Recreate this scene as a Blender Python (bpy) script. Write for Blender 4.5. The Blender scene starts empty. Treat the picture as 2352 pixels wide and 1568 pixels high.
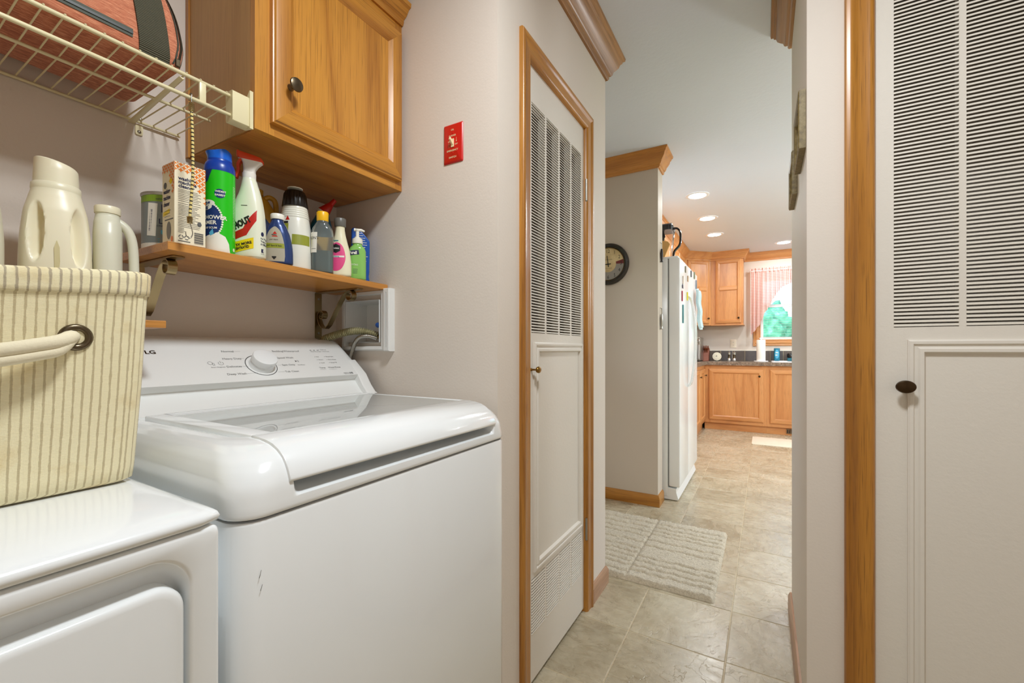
import bpy, bmesh, math, random
from math import sin, cos, pi, radians, sqrt, atan2
from mathutils import Vector, Matrix
from mathutils.geometry import delaunay_2d_cdt

random.seed(7)
SC = bpy.context.scene
COL = SC.collection

# ------------------------------------------------------------------ camera
YAW = radians(30.25)
F_PX, W_PX, H_PX, HORIZON = 995.0, 2352.0, 1568.0, 802.0
cam_data = bpy.data.cameras.new('camera')
cam = bpy.data.objects.new('camera', cam_data)
COL.objects.link(cam)
cam.location = (0, 0, 1.085)
cam.rotation_euler = (pi / 2, 0, YAW)
cam_data.sensor_width = 36.0
cam_data.lens = 36.0 * F_PX / W_PX
cam_data.shift_y = (HORIZON - H_PX / 2) / W_PX
cam_data.clip_start = 0.02
SC.camera = cam

# ------------------------------------------------------------------ world, exposure
SC.view_settings.view_transform = 'Standard'
SC.view_settings.look = 'None'
SC.view_settings.exposure = 0.42
SC.view_settings.gamma = 1.0
SC.view_settings.use_curve_mapping = False
SC.cycles.use_denoising = True
SC.cycles.max_bounces = 10
SC.cycles.diffuse_bounces = 6
SC.cycles.glossy_bounces = 5
SC.cycles.transmission_bounces = 8
SC.cycles.transparent_max_bounces = 12
SC.cycles.sample_clamp_indirect = 6.0
SC.cycles.caustics_reflective = False
SC.cycles.caustics_refractive = False
world = bpy.data.worlds.new('world')
SC.world = world
world.use_nodes = True
wn = world.node_tree
sky = wn.nodes.new('ShaderNodeTexSky')
sky.sky_type = 'NISHITA'
sky.sun_disc = False
sky.sun_elevation = radians(50)
sky.sun_rotation = radians(200)
sky.air_density = 1.0
sky.dust_density = 3.0
bg = wn.nodes['Background']
bg.inputs[1].default_value = 0.65
wn.links.new(sky.outputs[0], bg.inputs[0])


def lamp(name, kind, loc, rot, power, color, size=None, size_y=None, shape='DISK', spread=None):
    d = bpy.data.lights.new(name, kind)
    d.energy = power
    d.color = color
    if kind == 'AREA':
        d.shape = shape
        d.size = size
        if size_y:
            d.size_y = size_y
        if spread:
            d.spread = radians(spread)
    o = bpy.data.objects.new(name, d)
    o.location = loc
    o.rotation_euler = rot
    COL.objects.link(o)
    return o


CEIL = 2.45
XB = -1.318      # outer wall of the house, behind the appliances
YS = 1.018       # side wall of the laundry nook
XH = -0.64       # hall wall with the tall vented door
YH = 1.957       # where that wall ends
YC, YC2, XC = 3.084, 3.231, -0.635   # short wall with the clock
XR, YR, YR2 = 0.097, 1.394, 2.13     # right hall wall and the face with the right vented door
YK = 7.05        # kitchen window wall
XE = 3.6

WARM = (0.925, 0.972, 1.0)
lamp('laundry_lamp_light', 'AREA', (-0.06, 0.42, CEIL - 0.10), (0, 0, 0), 17.5, WARM, 0.27)
for _x, _y in ((-0.515, 4.15), (-0.515, 4.92), (-0.515, 5.66), (0.21, 6.52), (1.6, 4.4), (1.6, 5.8)):  # last two are extra lamps out of view, without fixtures
    lamp('can_light', 'AREA', (_x, _y, CEIL - 0.012), (0, 0, 0), 6.5, (0.92, 0.975, 1.0), 0.11)
lamp('dining_fill_light', 'POINT', (1.9, 4.0, 1.85), (0, 0, 0), 75.0, (0.90, 0.965, 1.0)).data.shadow_soft_size = 0.16  # unseen fill light, added to brighten the hall ceiling and refrigerator
# daylight helpers: portals just guide sky samples through the real openings
for nm, loc, rot, sx, sy in (('kitchen_portal', (0.35, YK + 0.16, 1.66), (pi / 2, 0, pi), 0.82, 0.9),
                             ('dining_portal', (XE + 0.16, 4.6, 1.1), (0, pi / 2, 0), 2.1, 2.0),
                             ('entry_portal', (XB - 0.16, 2.52, 1.42), (0, -pi / 2, 0), 0.9, 0.66)):
    o = lamp(nm, 'AREA', loc, rot, 1.0, (1, 1, 1), sx, sy, 'RECTANGLE')
    o.data.cycles.is_portal = True


# ------------------------------------------------------------------ materials
def lin(c):
    r = []
    for v in c[:3]:
        v = v / 255.0
        r.append(v / 12.92 if v <= 0.04045 else ((v + 0.055) / 1.055) ** 2.4)
    return (r[0], r[1], r[2], 1.0)


MATS = {}


class NT:
    def __init__(self, name):
        self.m = bpy.data.materials.new(name)
        self.m.use_nodes = True
        self.t = self.m.node_tree
        self.b = self.t.nodes['Principled BSDF']
        MATS[name] = self.m

    def n(self, kind, ins=None, **props):
        nd = self.t.nodes.new('ShaderNode' + kind)
        for k, v in props.items():
            setattr(nd, k, v)
        for k, v in (ins or {}).items():
            if hasattr(v, 'is_linked') or str(type(v)).find('NodeSocket') >= 0:
                self.t.links.new(v, nd.inputs[k])
            else:
                nd.inputs[k].default_value = v
        return nd

    def set(self, **kw):
        names = {'color': 'Base Color', 'rough': 'Roughness', 'metal': 'Metallic', 'coat': 'Coat Weight', 'coatr': 'Coat Roughness',
                 'trans': 'Transmission Weight', 'ior': 'IOR', 'spec': 'Specular IOR Level', 'normal': 'Normal', 'alpha': 'Alpha',
                 'sheen': 'Sheen Weight', 'emit': 'Emission Color', 'emits': 'Emission Strength', 'sss': 'Subsurface Weight'}
        for k, v in kw.items():
            s = self.b.inputs[names[k]]
            if str(type(v)).find('NodeSocket') >= 0:
                self.t.links.new(v, s)
            else:
                s.default_value = v
        return self

    def coords(self, scale=(1, 1, 1), loc=(0, 0, 0), rot=(0, 0, 0), src='Object'):
        tc = self.n('TexCoord')
        mp = self.n('Mapping', {'Scale': scale, 'Location': loc, 'Rotation': rot, 'Vector': tc.outputs[src]})
        return mp.outputs[0]

    def noise(self, vec, scale, detail=4, rough=0.55, dist=0.0):
        return self.n('TexNoise', {'Vector': vec, 'Scale': scale, 'Detail': detail, 'Roughness': rough, 'Distortion': dist}).outputs[0]

    def ramp(self, fac, stops, interp='LINEAR'):
        r = self.n('ValToRGB', {'Fac': fac})
        cr = r.color_ramp
        cr.interpolation = interp
        while len(cr.elements) < len(stops):
            cr.elements.new(0.5)
        for e, (p, c) in zip(cr.elements, stops):
            e.position = p
            e.color = c if len(c) == 4 else (*c, 1)
        return r.outputs[0]

    def math(self, op, a, b=0.0, c=None):
        ins = {0: a, 1: b}
        if c is not None:
            ins[2] = c
        return self.n('Math', ins, operation=op).outputs[0]

    def mix(self, fac, a, b, mode='MIX'):
        nd = self.n('Mix', data_type='RGBA', blend_type=mode)
        for i, v in ((0, fac), (6, a), (7, b)):
            if str(type(v)).find('NodeSocket') >= 0:
                self.t.links.new(v, nd.inputs[i])
            else:
                nd.inputs[i].default_value = v
        return nd.outputs[2]

    def bump(self, h, strength, dist=0.001):
        return self.n('Bump', {'Height': h, 'Strength': strength, 'Distance': dist}).outputs[0]


def plain(name, c, rough=0.5, metal=0.0, coat=0.0, **kw):
    t = NT(name)
    t.set(color=lin(c), rough=rough, metal=metal, coat=coat, **kw)
    # a trace of surface unevenness, so that nothing is mathematically flat
    v = t.coords()
    t.set(normal=t.bump(t.noise(v, 90, 2), 0.04, 0.0006))
    return t.m


def paint(name, c, bump=0.22, rough=0.6, scale=150):
    t = NT(name)
    v = t.coords()
    n1 = t.noise(v, scale, 3, 0.6)
    n2 = t.noise(v, 2.2, 2)
    c1 = tuple(x * 0.965 for x in lin(c)[:3]) + (1,)
    t.set(color=t.mix(n2, c1, lin(c)), rough=rough, normal=t.bump(n1, bump, 0.0015), spec=0.35)
    return t.m


def oak(name, light, dark, axis='z', rough=0.38, coat=0.15, ring=6.0, pores=0.5):
    t = NT(name)
    stretch = {'x': (0.09, 1, 1), 'y': (1, 0.09, 1), 'z': (1, 1, 0.09)}[axis]
    fine = {'x': (0.02, 1, 1), 'y': (1, 0.02, 1), 'z': (1, 1, 0.02)}[axis]
    v = t.coords(stretch)
    vf = t.coords(fine)
    big = t.noise(v, 4.5, 2, 0.5, 0.25)
    rings = t.math('FRACT', t.math('MULTIPLY', big, ring))
    tri = t.math('ABSOLUTE', t.math('SUBTRACT', rings, 0.5))
    tri = t.math('POWER', t.math('MULTIPLY', tri, 2.0), 2.2)
    grain = t.noise(vf, 160, 4, 0.65)
    fac = t.math('ADD', t.math('MULTIPLY', tri, 0.42), t.math('MULTIPLY', grain, 0.58))
    col = t.ramp(fac, [(0.18, lin(light)), (0.85, lin(dark))])
    pore = t.noise(vf, 420, 2, 0.5)
    pm = t.ramp(pore, [(0.56, (0, 0, 0)), (0.68, (1, 1, 1))])
    pmf = t.math('MULTIPLY', pm, pores)
    pc = tuple(x * 0.45 for x in lin(dark)[:3]) + (1,)
    col = t.mix(pmf, col, pc)
    t.set(color=col, rough=rough, coat=coat, coatr=0.25, normal=t.bump(grain, 0.10, 0.0006))
    return t.m


M_wall = paint('wall_paint', (224, 214, 203))
M_wall_shade = paint('clock_wall_shade_paint', (206, 195, 181))  # pale wall paint darkened, so the colour carries the wall's shade
M_ceil = paint('ceiling_paint', (221, 228, 239), 0.6, 0.8, 40)
M_door = paint('door_enamel', (226, 220, 210), 0.30, 0.42, 95)
M_louver = plain('louver_enamel', (226, 220, 208), 0.45)
M_dark = plain('closet_dark', (40, 36, 32), 0.9)
OAK = {a: oak('cabinet_oak_' + a, (204, 142, 54), (158, 98, 28), a) for a in 'xyz'}
OAKD = {a: oak('shelf_oak_' + a, (208, 144, 68), (168, 106, 40), a, ring=6) for a in 'xyz'}
TRIM = {a: oak('casing_oak_' + a, (190, 130, 48), (140, 84, 18), a, ring=5, rough=0.33, coat=0.3) for a in 'xyz'}
CROWN = {a: oak('crown_oak_' + a, (176, 128, 74), (128, 84, 40), a, ring=5) for a in 'xyz'}
PINK = {a: oak('pale_base_oak_' + a, (186, 146, 116), (150, 108, 80), a, ring=4) for a in 'xyz'}
KOAK = {a: oak('kitchen_oak_' + a, (216, 156, 98), (188, 122, 68), a, ring=4) for a in 'xyz'}
SIDE = oak('cabinet_side_veneer', (196, 154, 96), (164, 122, 70), 'z', ring=3, rough=0.5, coat=0.0, pores=0.25)
M_white = plain('white_enamel', (234, 237, 238), 0.16, 0, 0.5)
M_white2 = plain('white_plastic_gloss', (235, 238, 239), 0.22)
M_wtext = plain('satin_white_plastic', (230, 231, 229), 0.4)
M_steel = plain('brushed_steel', (170, 168, 160), 0.3, 1.0)
M_chrome = plain('chrome', (215, 215, 215), 0.08, 1.0)
M_brass = plain('aged_brass', (150, 116, 58), 0.28, 1.0)
M_bronze = plain('dark_bronze', (70, 54, 36), 0.28, 0.9)
M_pewter = plain('antique_pewter', (104, 92, 74), 0.3, 1.0)
M_bracket = plain('champagne_metal', (172, 152, 112), 0.28, 1.0)
M_ink = plain('grey_ink', (96, 96, 96), 0.6)
M_black = plain('black_plastic', (22, 20, 20), 0.25)
M_inkb = plain('black_ink', (26, 24, 24), 0.55)
M_navy = plain('navy_ink', (30, 36, 78), 0.55)
M_seam = plain('seam_grey', (120, 120, 118), 0.7)
M_wire = plain('almond_vinyl', (226, 216, 176), 0.35)
M_cream = plain('cream_plastic', (238, 230, 202), 0.35, sss=0.05)
M_cream2 = plain('milky_plastic', (222, 220, 200), 0.35, sss=0.05)


# ------------------------------------------------------------------ mesh building
ORIG = {}          # world origin of every object made here


class MB:
    def __init__(self):
        self.v, self.f, self.mi, self.uv = [], [], [], {}

    def add(self, verts, faces, mi=0):
        k = len(self.v)
        self.v += [tuple(p) for p in verts]
        for f in faces:
            self.f.append([k + i for i in f])
            self.mi.append(mi)
        return k

    def box(self, x0, y0, z0, x1, y1, z1, mi=0, rot=None, piv=None):
        vs = [(x0, y0, z0), (x1, y0, z0), (x1, y1, z0), (x0, y1, z0), (x0, y0, z1), (x1, y0, z1), (x1, y1, z1), (x0, y1, z1)]
        if rot is not None:
            p = Vector(piv if piv else ((x0 + x1) / 2, (y0 + y1) / 2, (z0 + z1) / 2))
            vs = [tuple(rot @ (Vector(a) - p) + p) for a in vs]
        self.add(vs, [(0, 3, 2, 1), (4, 5, 6, 7), (0, 1, 5, 4), (1, 2, 6, 5), (2, 3, 7, 6), (3, 0, 4, 7)], mi)
        return self

    def prism(self, prof, axis, a, b, mi=0):
        """closed 2-D profile extruded along an axis; profile in the two other axes, in xyz order"""
        n = len(prof)

        def pt(p, t):
            return {'x': (t, p[0], p[1]), 'y': (p[0], t, p[1]), 'z': (p[0], p[1], t)}[axis]
        vs = [pt(p, a) for p in prof] + [pt(p, b) for p in prof]
        fs = [(i, (i + 1) % n, n + (i + 1) % n, n + i) for i in range(n)]
        fs += [tuple(range(n))[::-1], tuple(range(n, 2 * n))]
        self.add(vs, fs, mi)
        return self

    def loops(self, loops, cap0=True, cap1=True, mi=0, closed=True):
        n = len(loops[0])
        k = len(self.v)
        for L in loops:
            self.v += [tuple(p) for p in L]
        m = n if closed else n - 1
        for j in range(len(loops) - 1):
            for i in range(m):
                self.f.append([k + j * n + i, k + j * n + (i + 1) % n, k + (j + 1) * n + (i + 1) % n, k + (j + 1) * n + i])
                self.mi.append(mi)
        if cap0:
            self.f.append([k + i for i in range(n)][::-1])
            self.mi.append(mi)
        if cap1:
            self.f.append([k + (len(loops) - 1) * n + i for i in range(n)])
            self.mi.append(mi)
        return self

    def lathe(self, c, prof, axis='z', seg=32, mi=0, cap0=True, cap1=True):
        """prof: (radius, height along the axis) from the centre point c"""
        L = []
        for r, h in prof:
            ring = []
            for i in range(seg):
                a = 2 * pi * i / seg
                u, w = r * cos(a), r * sin(a)
                ring.append({'z': (c[0] + u, c[1] + w, c[2] + h), 'x': (c[0] + h, c[1] + u, c[2] + w), 'y': (c[0] + u, c[1] + h, c[2] + w)}[axis])
            L.append(ring)
        return self.loops(L, cap0, cap1, mi)

    def tube(self, path, r, seg=10, mi=0, flat=None, up=None, closed=False):
        P = [Vector(p) for p in path]
        n = len(P)
        L = []
        u = None
        for i in range(n):
            if closed:
                t = (P[(i + 1) % n] - P[i - 1]).normalized()
            else:
                t = (P[min(i + 1, n - 1)] - P[max(i - 1, 0)]).normalized()
            if up is not None:
                u = t.cross(Vector(up)).normalized()
            elif u is None:
                a = Vector((0, 0, 1)) if abs(t.z) < 0.9 else Vector((1, 0, 0))
                u = t.cross(a).normalized()
            else:
                u = (u - t * u.dot(t)).normalized()
            w = u.cross(t)
            rr = r[i] if isinstance(r, (list, tuple)) else r
            ru, rw = (rr, rr) if flat is None else flat
            if flat is not None and len(flat) == 2:
                q = [(ru, rw), (-ru, rw), (-ru, -rw), (ru, -rw)]
                L.append([tuple(P[i] + u * a + w * b) for a, b in q])
            else:
                L.append([tuple(P[i] + (u * cos(2 * pi * k / seg) + w * sin(2 * pi * k / seg)) * rr) for k in range(seg)])
        if closed:
            L.append(L[0])
            return self.loops(L, False, False, mi)
        return self.loops(L, True, True, mi)

    def sweep(self, prof, rect, fn, sides='LTRB', mi_h=0, mi_v=0):
        """moulding profile (inset, height) swept with mitres round a rectangle (u0,v0,u1,v1); fn maps (u,v,w) to space"""
        u0, v0, u1, v1 = rect
        op = 'B' not in sides

        def corner(k, a):
            return [(u0 + a, v0 + (0 if op else a)), (u0 + a, v1 - a), (u1 - a, v1 - a), (u1 - a, v0 + (0 if op else a))][k]
        order = [('L', 0, 1, mi_v), ('T', 1, 2, mi_h), ('R', 2, 3, mi_v), ('B', 3, 0, mi_h)]
        for s, i, j, m in order:
            if s not in sides:
                continue
            A = [fn(*corner(i, a), b) for a, b in prof]
            B = [fn(*corner(j, a), b) for a, b in prof]
            n = len(prof)
            self.add(A + B, [(q, q + 1, n + q + 1, n + q) for q in range(n - 1)], m)
            if op and s == 'L':
                self.add(A, [tuple(range(n))], m)
            if op and s == 'R':
                self.add(B, [tuple(range(n))[::-1]], m)
        return self

    def torus(self, c, R, r, axis='z', seg=32, ss=10, mi=0):
        path = []
        for i in range(seg):
            a = 2 * pi * i / seg
            path.append({'z': (c[0] + R * cos(a), c[1] + R * sin(a), c[2]), 'x': (c[0], c[1] + R * cos(a), c[2] + R * sin(a)),
                         'y': (c[0] + R * cos(a), c[1], c[2] + R * sin(a))}[axis])
        ax = {'z': (0, 0, 1), 'x': (1, 0, 0), 'y': (0, 1, 0)}[axis]
        return self.tube(path, r, ss, mi, up=ax, closed=True)

    def build(self, name, mat, parent=None, smooth=35, bevel=0.0, seg=2, origin=None, solid=0.0, sub=0, recalc=True):
        me = bpy.data.meshes.new(name)
        if parent is not None:
            W = Vector(ORIG[parent.name])
        elif origin is not None:
            W = Vector(origin)
        else:
            xs, ys, zs = zip(*self.v)
            W = Vector(((min(xs) + max(xs)) / 2, (min(ys) + max(ys)) / 2, min(zs)))
        me.from_pydata([tuple(Vector(p) - W) for p in self.v], [], self.f)
        mats = mat if isinstance(mat, (list, tuple)) else [mat]
        for m in mats:
            me.materials.append(m)
        me.polygons.foreach_set('material_index', self.mi)
        bm = bmesh.new()
        bm.from_mesh(me)
        if recalc:
            bmesh.ops.recalc_face_normals(bm, faces=bm.faces)
        if bevel > 0:
            bmesh.ops.remove_doubles(bm, verts=bm.verts, dist=1e-6)
            es = [e for e in bm.edges if len(e.link_faces) == 2 and e.calc_face_angle(0) > radians(30)]
            bmesh.ops.bevel(bm, geom=es, offset=bevel, offset_type='OFFSET', segments=seg, profile=0.5, affect='EDGES', clamp_overlap=True)
        bm.to_mesh(me)
        bm.free()
        if smooth:
            me.polygons.foreach_set('use_smooth', [True] * len(me.polygons))
            me.set_sharp_from_angle(angle=radians(smooth))
        o = bpy.data.objects.new(name, me)
        COL.objects.link(o)
        if parent is not None:
            o.parent = parent
        else:
            o.location = W
        ORIG[o.name] = tuple(W)
        if parent is not None and any(k in name for k in ('lettering', 'print', 'title', 'pattern')):
            o['kind'] = 'stuff'
        if solid:
            m = o.modifiers.new('solid', 'SOLIDIFY')
            m.thickness = solid
        if sub:
            m = o.modifiers.new('sub', 'SUBSURF')
            m.levels = m.render_levels = sub
        return o


def tag(o, label=None, cat=None, group=None, kind=None):
    if label:
        o['label'] = label
    if cat:
        o['category'] = cat
    if group:
        o['group'] = group
    if kind:
        o['kind'] = kind
    return o


def thing(name, loc, label, cat, group=None, kind=None):
    o = bpy.data.objects.new(name, None)
    o.empty_display_size = 0.05
    o.location = loc
    COL.objects.link(o)
    ORIG[o.name] = tuple(loc)
    return tag(o, label, cat, group, kind)


def dup(root, loc, label=None, group=None):
    r = root.copy()
    COL.objects.link(r)
    r.location = loc
    ORIG[r.name] = tuple(loc)
    if label:
        r['label'] = label
    if group:
        r['group'] = group
    for ch in list(root.children):
        c = ch.copy()
        COL.objects.link(c)
        c.parent = r
        for g in list(ch.children):
            d = g.copy()
            COL.objects.link(d)
            d.parent = c
    return r


def clone(o, parent, off):
    """another object with the same mesh, shifted: alike pieces of one thing"""
    c = o.copy()
    COL.objects.link(c)
    c.parent = parent
    c.location = off
    ORIG[c.name] = tuple(Vector(ORIG[parent.name]) + Vector(off))
    return c


def rrect(u0, v0, u1, v1, r, seg=6):
    pts = []
    for cu, cv, a0 in ((u1 - r, v1 - r, 0), (u0 + r, v1 - r, 90), (u0 + r, v0 + r, 180), (u1 - r, v0 + r, 270)):
        for i in range(seg + 1):
            a = radians(a0 + 90 * i / seg)
            pts.append((cu + r * cos(a), cv + r * sin(a)))
    return pts


def spline(pts, n):
    """Catmull-Rom through the points"""
    P = [Vector(p) for p in pts]
    out = []
    for i in range(len(P) - 1):
        p0, p1, p2, p3 = P[max(i - 1, 0)], P[i], P[i + 1], P[min(i + 2, len(P) - 1)]
        for k in range(n):
            t = k / n
            out.append(0.5 * ((2 * p1) + (p2 - p0) * t + (2 * p0 - 5 * p1 + 4 * p2 - p3) * t * t + (3 * p1 - p0 - 3 * p2 + p3) * t ** 3))
    out.append(P[-1])
    return [tuple(p) for p in out]


_TXT = {}


def text_geo(body, size, align='LEFT', bold=0.0, squeeze=1.0, shear=0.0):
    key = (body, bold)
    if key not in _TXT:
        cu = bpy.data.curves.new('lettering', 'FONT')
        cu.body = body
        cu.size = 1.0
        cu.resolution_u = 2
        cu.offset = bold
        cu.fill_mode = 'FRONT'
        o = bpy.data.objects.new('lettering', cu)
        COL.objects.link(o)
        dg = bpy.context.evaluated_depsgraph_get()
        me = o.evaluated_get(dg).to_mesh()
        _TXT[key] = ([tuple(v.co) for v in me.vertices], [tuple(p.vertices) for p in me.polygons])
        o.evaluated_get(dg).to_mesh_clear()
        bpy.data.objects.remove(o)
        bpy.data.curves.remove(cu)
    vs, fs = _TXT[key]
    if not vs:
        return [], []
    xs = [p[0] for p in vs]
    off = {'LEFT': 0, 'CENTER': -(min(xs) + max(xs)) / 2, 'RIGHT': -max(xs)}[align]
    return [((p[0] + off + shear * p[1]) * size * squeeze, p[1] * size) for p in vs], fs


def put_text(mb, body, size, fn, u, v, align='LEFT', bold=0.0, squeeze=1.0, shear=0.0, rot=0.0, w=0.0):
    vs, fs = text_geo(body, size, align, bold, squeeze, shear)
    c, s = cos(rot), sin(rot)
    mb.add([fn(u + a * c - b * s, v + a * s + b * c, w) for a, b in vs], fs)


def put_bar(mb, fn, u0, v0, u1, v1, w=0.0, n=1):
    for i in range(n):
        a, b = u0 + (u1 - u0) * i / n, u0 + (u1 - u0) * (i + 1) / n
        mb.add([fn(a, v0, w), fn(b, v0, w), fn(b, v1, w), fn(a, v1, w)], [(0, 1, 2, 3)])


def put_poly(mb, poly, fn, w=0.0, res=0.006):
    """flat outline laid onto a curved surface: triangulated with inner points so that it follows the curve"""
    n = len(poly)
    # subdivide the outline
    pp = []
    for i in range(n):
        a, b = Vector(poly[i]), Vector(poly[(i + 1) % n])
        k = max(1, int((b - a).length / res))
        pp += [a.lerp(b, j / k) for j in range(k)]
    us, vs = [p.x for p in pp], [p.y for p in pp]
    pts = list(pp)
    u = min(us) + res / 2
    while u < max(us):
        v = min(vs) + res / 2
        while v < max(vs):
            pts.append(Vector((u, v)))
            v += res
        u += res
    m = len(pp)
    r = delaunay_2d_cdt(pts, [], [list(range(m))], 1, 1e-7)
    mb.add([fn(p.x, p.y, w) for p in r[0]], [tuple(f) for f in r[2]])


def blob(pts, n=6):
    """smooth closed outline through the points"""
    P = [Vector(p) for p in pts]
    m = len(P)
    out = []
    for i in range(m):
        p0, p1, p2, p3 = P[i - 1], P[i], P[(i + 1) % m], P[(i + 2) % m]
        for k in range(n):
            t = k / n
            out.append(tuple(0.5 * ((2 * p1) + (p2 - p0) * t + (2 * p0 - 5 * p1 + 4 * p2 - p3) * t * t + (3 * p1 - p0 - 3 * p2 + p3) * t ** 3)))
    return out


def ell(cu, cv, ru, rv, n=28, a0=0, a1=360):
    return [(cu + ru * cos(radians(a0 + (a1 - a0) * i / n)), cv + rv * sin(radians(a0 + (a1 - a0) * i / n))) for i in range(n + (0 if a1 - a0 == 360 else 1))]


class Bottle:
    """body lofted from sections (z, half width, half depth, squareness, shift); keeps its surface so labels can be laid on it"""

    def __init__(self, x, y, z, ang, secs, seg=40):
        self.o = (x, y, z)
        self.a = ang            # direction the wide face looks, radians
        self.s = secs
        self.seg = seg
        zs = [s[0] for s in secs]
        self.R = max(s[1] for s in secs)

    def sec(self, h):
        s = self.s
        if h <= s[0][0]:
            return s[0][1:]
        for a, b in zip(s, s[1:]):
            if h <= b[0]:
                t = (h - a[0]) / max(1e-9, b[0] - a[0])
                return tuple(p + (q - p) * t for p, q in zip(a[1:], b[1:]))
        return s[-1][1:]

    def pt(self, th, h, w=0.0):
        """th = 0 is the middle of the wide face; positive to the right seen from outside"""
        ru, rd, ex, sh = self.sec(h)
        c, s_ = cos(th), sin(th)
        e = 2.0 / ex
        d = (abs(c) ** e) * (1 if c >= 0 else -1) * (rd + w)
        u = (abs(s_) ** e) * (1 if s_ >= 0 else -1) * (ru + w) + sh
        ca, sa = cos(self.a), sin(self.a)
        return (self.o[0] + d * ca - u * sa, self.o[1] + d * sa + u * ca, self.o[2] + h)

    def fn(self, u, v, w=0.0, th0=0.0):
        """surface coordinates in metres: u to the right along the girth, v up"""
        ru, rd, ex, sh = self.sec(v)
        # invert the arc roughly: on the wide face u is the lateral offset
        if th0 == 0.0:
            q = max(-0.999, min(0.999, u / ru))
            th = math.asin((abs(q) ** (ex / 2.0))) * (1 if q >= 0 else -1)
        else:
            th = th0 + u / ((ru + rd) / 2)
        return self.pt(th, v, w + 0.0004)

    def body(self, name, mat, parent, mi=0, z0=None, z1=None, cap0=True, cap1=True, **kw):
        mb = MB()
        zs = [s[0] for s in self.s]
        zz = []
        for a, b in zip(zs, zs[1:]):
            k = max(1, int((b - a) / 0.008))
            zz += [a + (b - a) * i / k for i in range(k)]
        zz.append(zs[-1])
        if z0 is not None:
            zz = [z0] + [z for z in zz if z0 < z < z1] + [z1]
        mb.loops([[self.pt(2 * pi * i / self.seg, h) for i in range(self.seg)] for h in zz], cap0, cap1)
        return mb.build(name, mat, parent, **kw)


def _cr(P, n):
    out = []
    for i in range(len(P) - 1):
        p0, p1, p2, p3 = P[max(i - 1, 0)], P[i], P[i + 1], P[min(i + 2, len(P) - 1)]
        for k in range(n):
            t = k / n
            row = []
            for a, b, c, d in zip(p0, p1, p2, p3):
                val = 0.5 * (2 * b + (c - a) * t + (2 * a - 5 * b + 4 * c - d) * t * t + (3 * b - a - 3 * c + d) * t ** 3)
                lo, hi = min(b, c), max(b, c)
                row.append(min(max(val, lo - 0.15 * (hi - lo)), hi + 0.15 * (hi - lo)))
            row[0] = p1[0] + (p2[0] - p1[0]) * t
            out.append(row)
    out.append(list(P[-1]))
    return out

# ------------------------------------------------------------------ the room
def slab(holes, u0, u1, v0, v1):
    """rectangles that remain of (u0..u1, v0..v1) once the holes are taken out"""
    us = sorted({u0, u1} | {min(max(h[i], u0), u1) for h in holes for i in (0, 2)})
    vs = sorted({v0, v1} | {min(max(h[i], v0), v1) for h in holes for i in (1, 3)})
    out = []
    for a, b in zip(us, us[1:]):
        run = None
        for c, d in zip(vs, vs[1:]):
            m, n = (a + b) / 2, (c + d) / 2
            if any(h[0] < m < h[2] and h[1] < n < h[3] for h in holes):
                if run:
                    out.append((a, run[0], b, run[1]))
                run = None
            else:
                run = (run[0], d) if run else (c, d)
        if run:
            out.append((a, run[0], b, run[1]))
    return out


def wall(name, axis, a, b, u0, u1, mat, holes=(), z0=0.0, z1=CEIL, label=None):
    mb = MB()
    for p, q, r, s in slab(holes, u0, u1, z0, z1):
        if axis == 'x':
            mb.box(a, p, q, b, r, s)
        else:
            mb.box(p, a, q, r, b, s)
    o = mb.build(name, mat, smooth=0)
    return tag(o, label, 'wall', kind='structure')


# floor with its vinyl tiles
t = NT('grout')
v = t.coords()
t.set(color=t.mix(t.noise(v, 30, 3), lin((186, 170, 140)), lin((206, 190, 158))), rough=0.5)
M_grout = t.m

t = NT('slate_tile')
tc = t.n('TexCoord')
geo = t.n('NewGeometry')
info = t.n('ObjectInfo')
rnd = info.outputs['Random']
off = t.n('CombineXYZ', {0: t.math('MULTIPLY', rnd, 37.0), 1: t.math('MULTIPLY', rnd, 91.0), 2: 0.0}).outputs[0]
rv = t.n('VectorRotate', {'Vector': tc.outputs['Object'], 'Angle': t.math('MULTIPLY', t.math('FLOOR', t.math('MULTIPLY', rnd, 3.99)), pi / 2)}, rotation_type='Z_AXIS').outputs[0]
vv = t.n('VectorMath', {0: rv, 1: off}, operation='ADD').outputs[0]
n1 = t.noise(vv, 5.5, 6, 0.62, 1.1)
n2 = t.noise(vv, 2.6, 4, 0.55, 0.6)
vs_ = t.n('Mapping', {'Vector': vv, 'Scale': (7.0, 15.0, 1), 'Rotation': (0, 0, 0.6)}).outputs[0]
n3 = t.noise(vs_, 1.0, 5, 0.6, 1.6)
vein = t.math('ABSOLUTE', t.math('SUBTRACT', n1, 0.5))
veinm = t.ramp(vein, [(0.0, (1, 1, 1)), (0.035, (0, 0, 0))])
col = t.ramp(n2, [(0.28, lin((158, 145, 119))), (0.5, lin((186, 173, 146))), (0.72, lin((207, 198, 174)))])
col = t.mix(t.ramp(n3, [(0.35, (0, 0, 0)), (0.7, (0.35, 0.35, 0.35))]), col, lin((212, 204, 180)))
n4 = t.noise(vv, 7.5, 3, 0.5, 1.8)
fine = t.ramp(t.math('ABSOLUTE', t.math('SUBTRACT', n4, 0.52)), [(0.0, (1, 1, 1)), (0.011, (0, 0, 0))])
col = t.mix(t.math('MULTIPLY', veinm, 0.16), col, lin((140, 118, 88)))
col = t.mix(t.math('MULTIPLY', fine, 0.40), col, lin((120, 104, 76)))
col = t.mix(t.ramp(t.noise(vv, 26, 5, 0.7), [(0.40, (0.22, 0.22, 0.22)), (0.62, (0, 0, 0))]), col, lin((128, 112, 84)))
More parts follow.
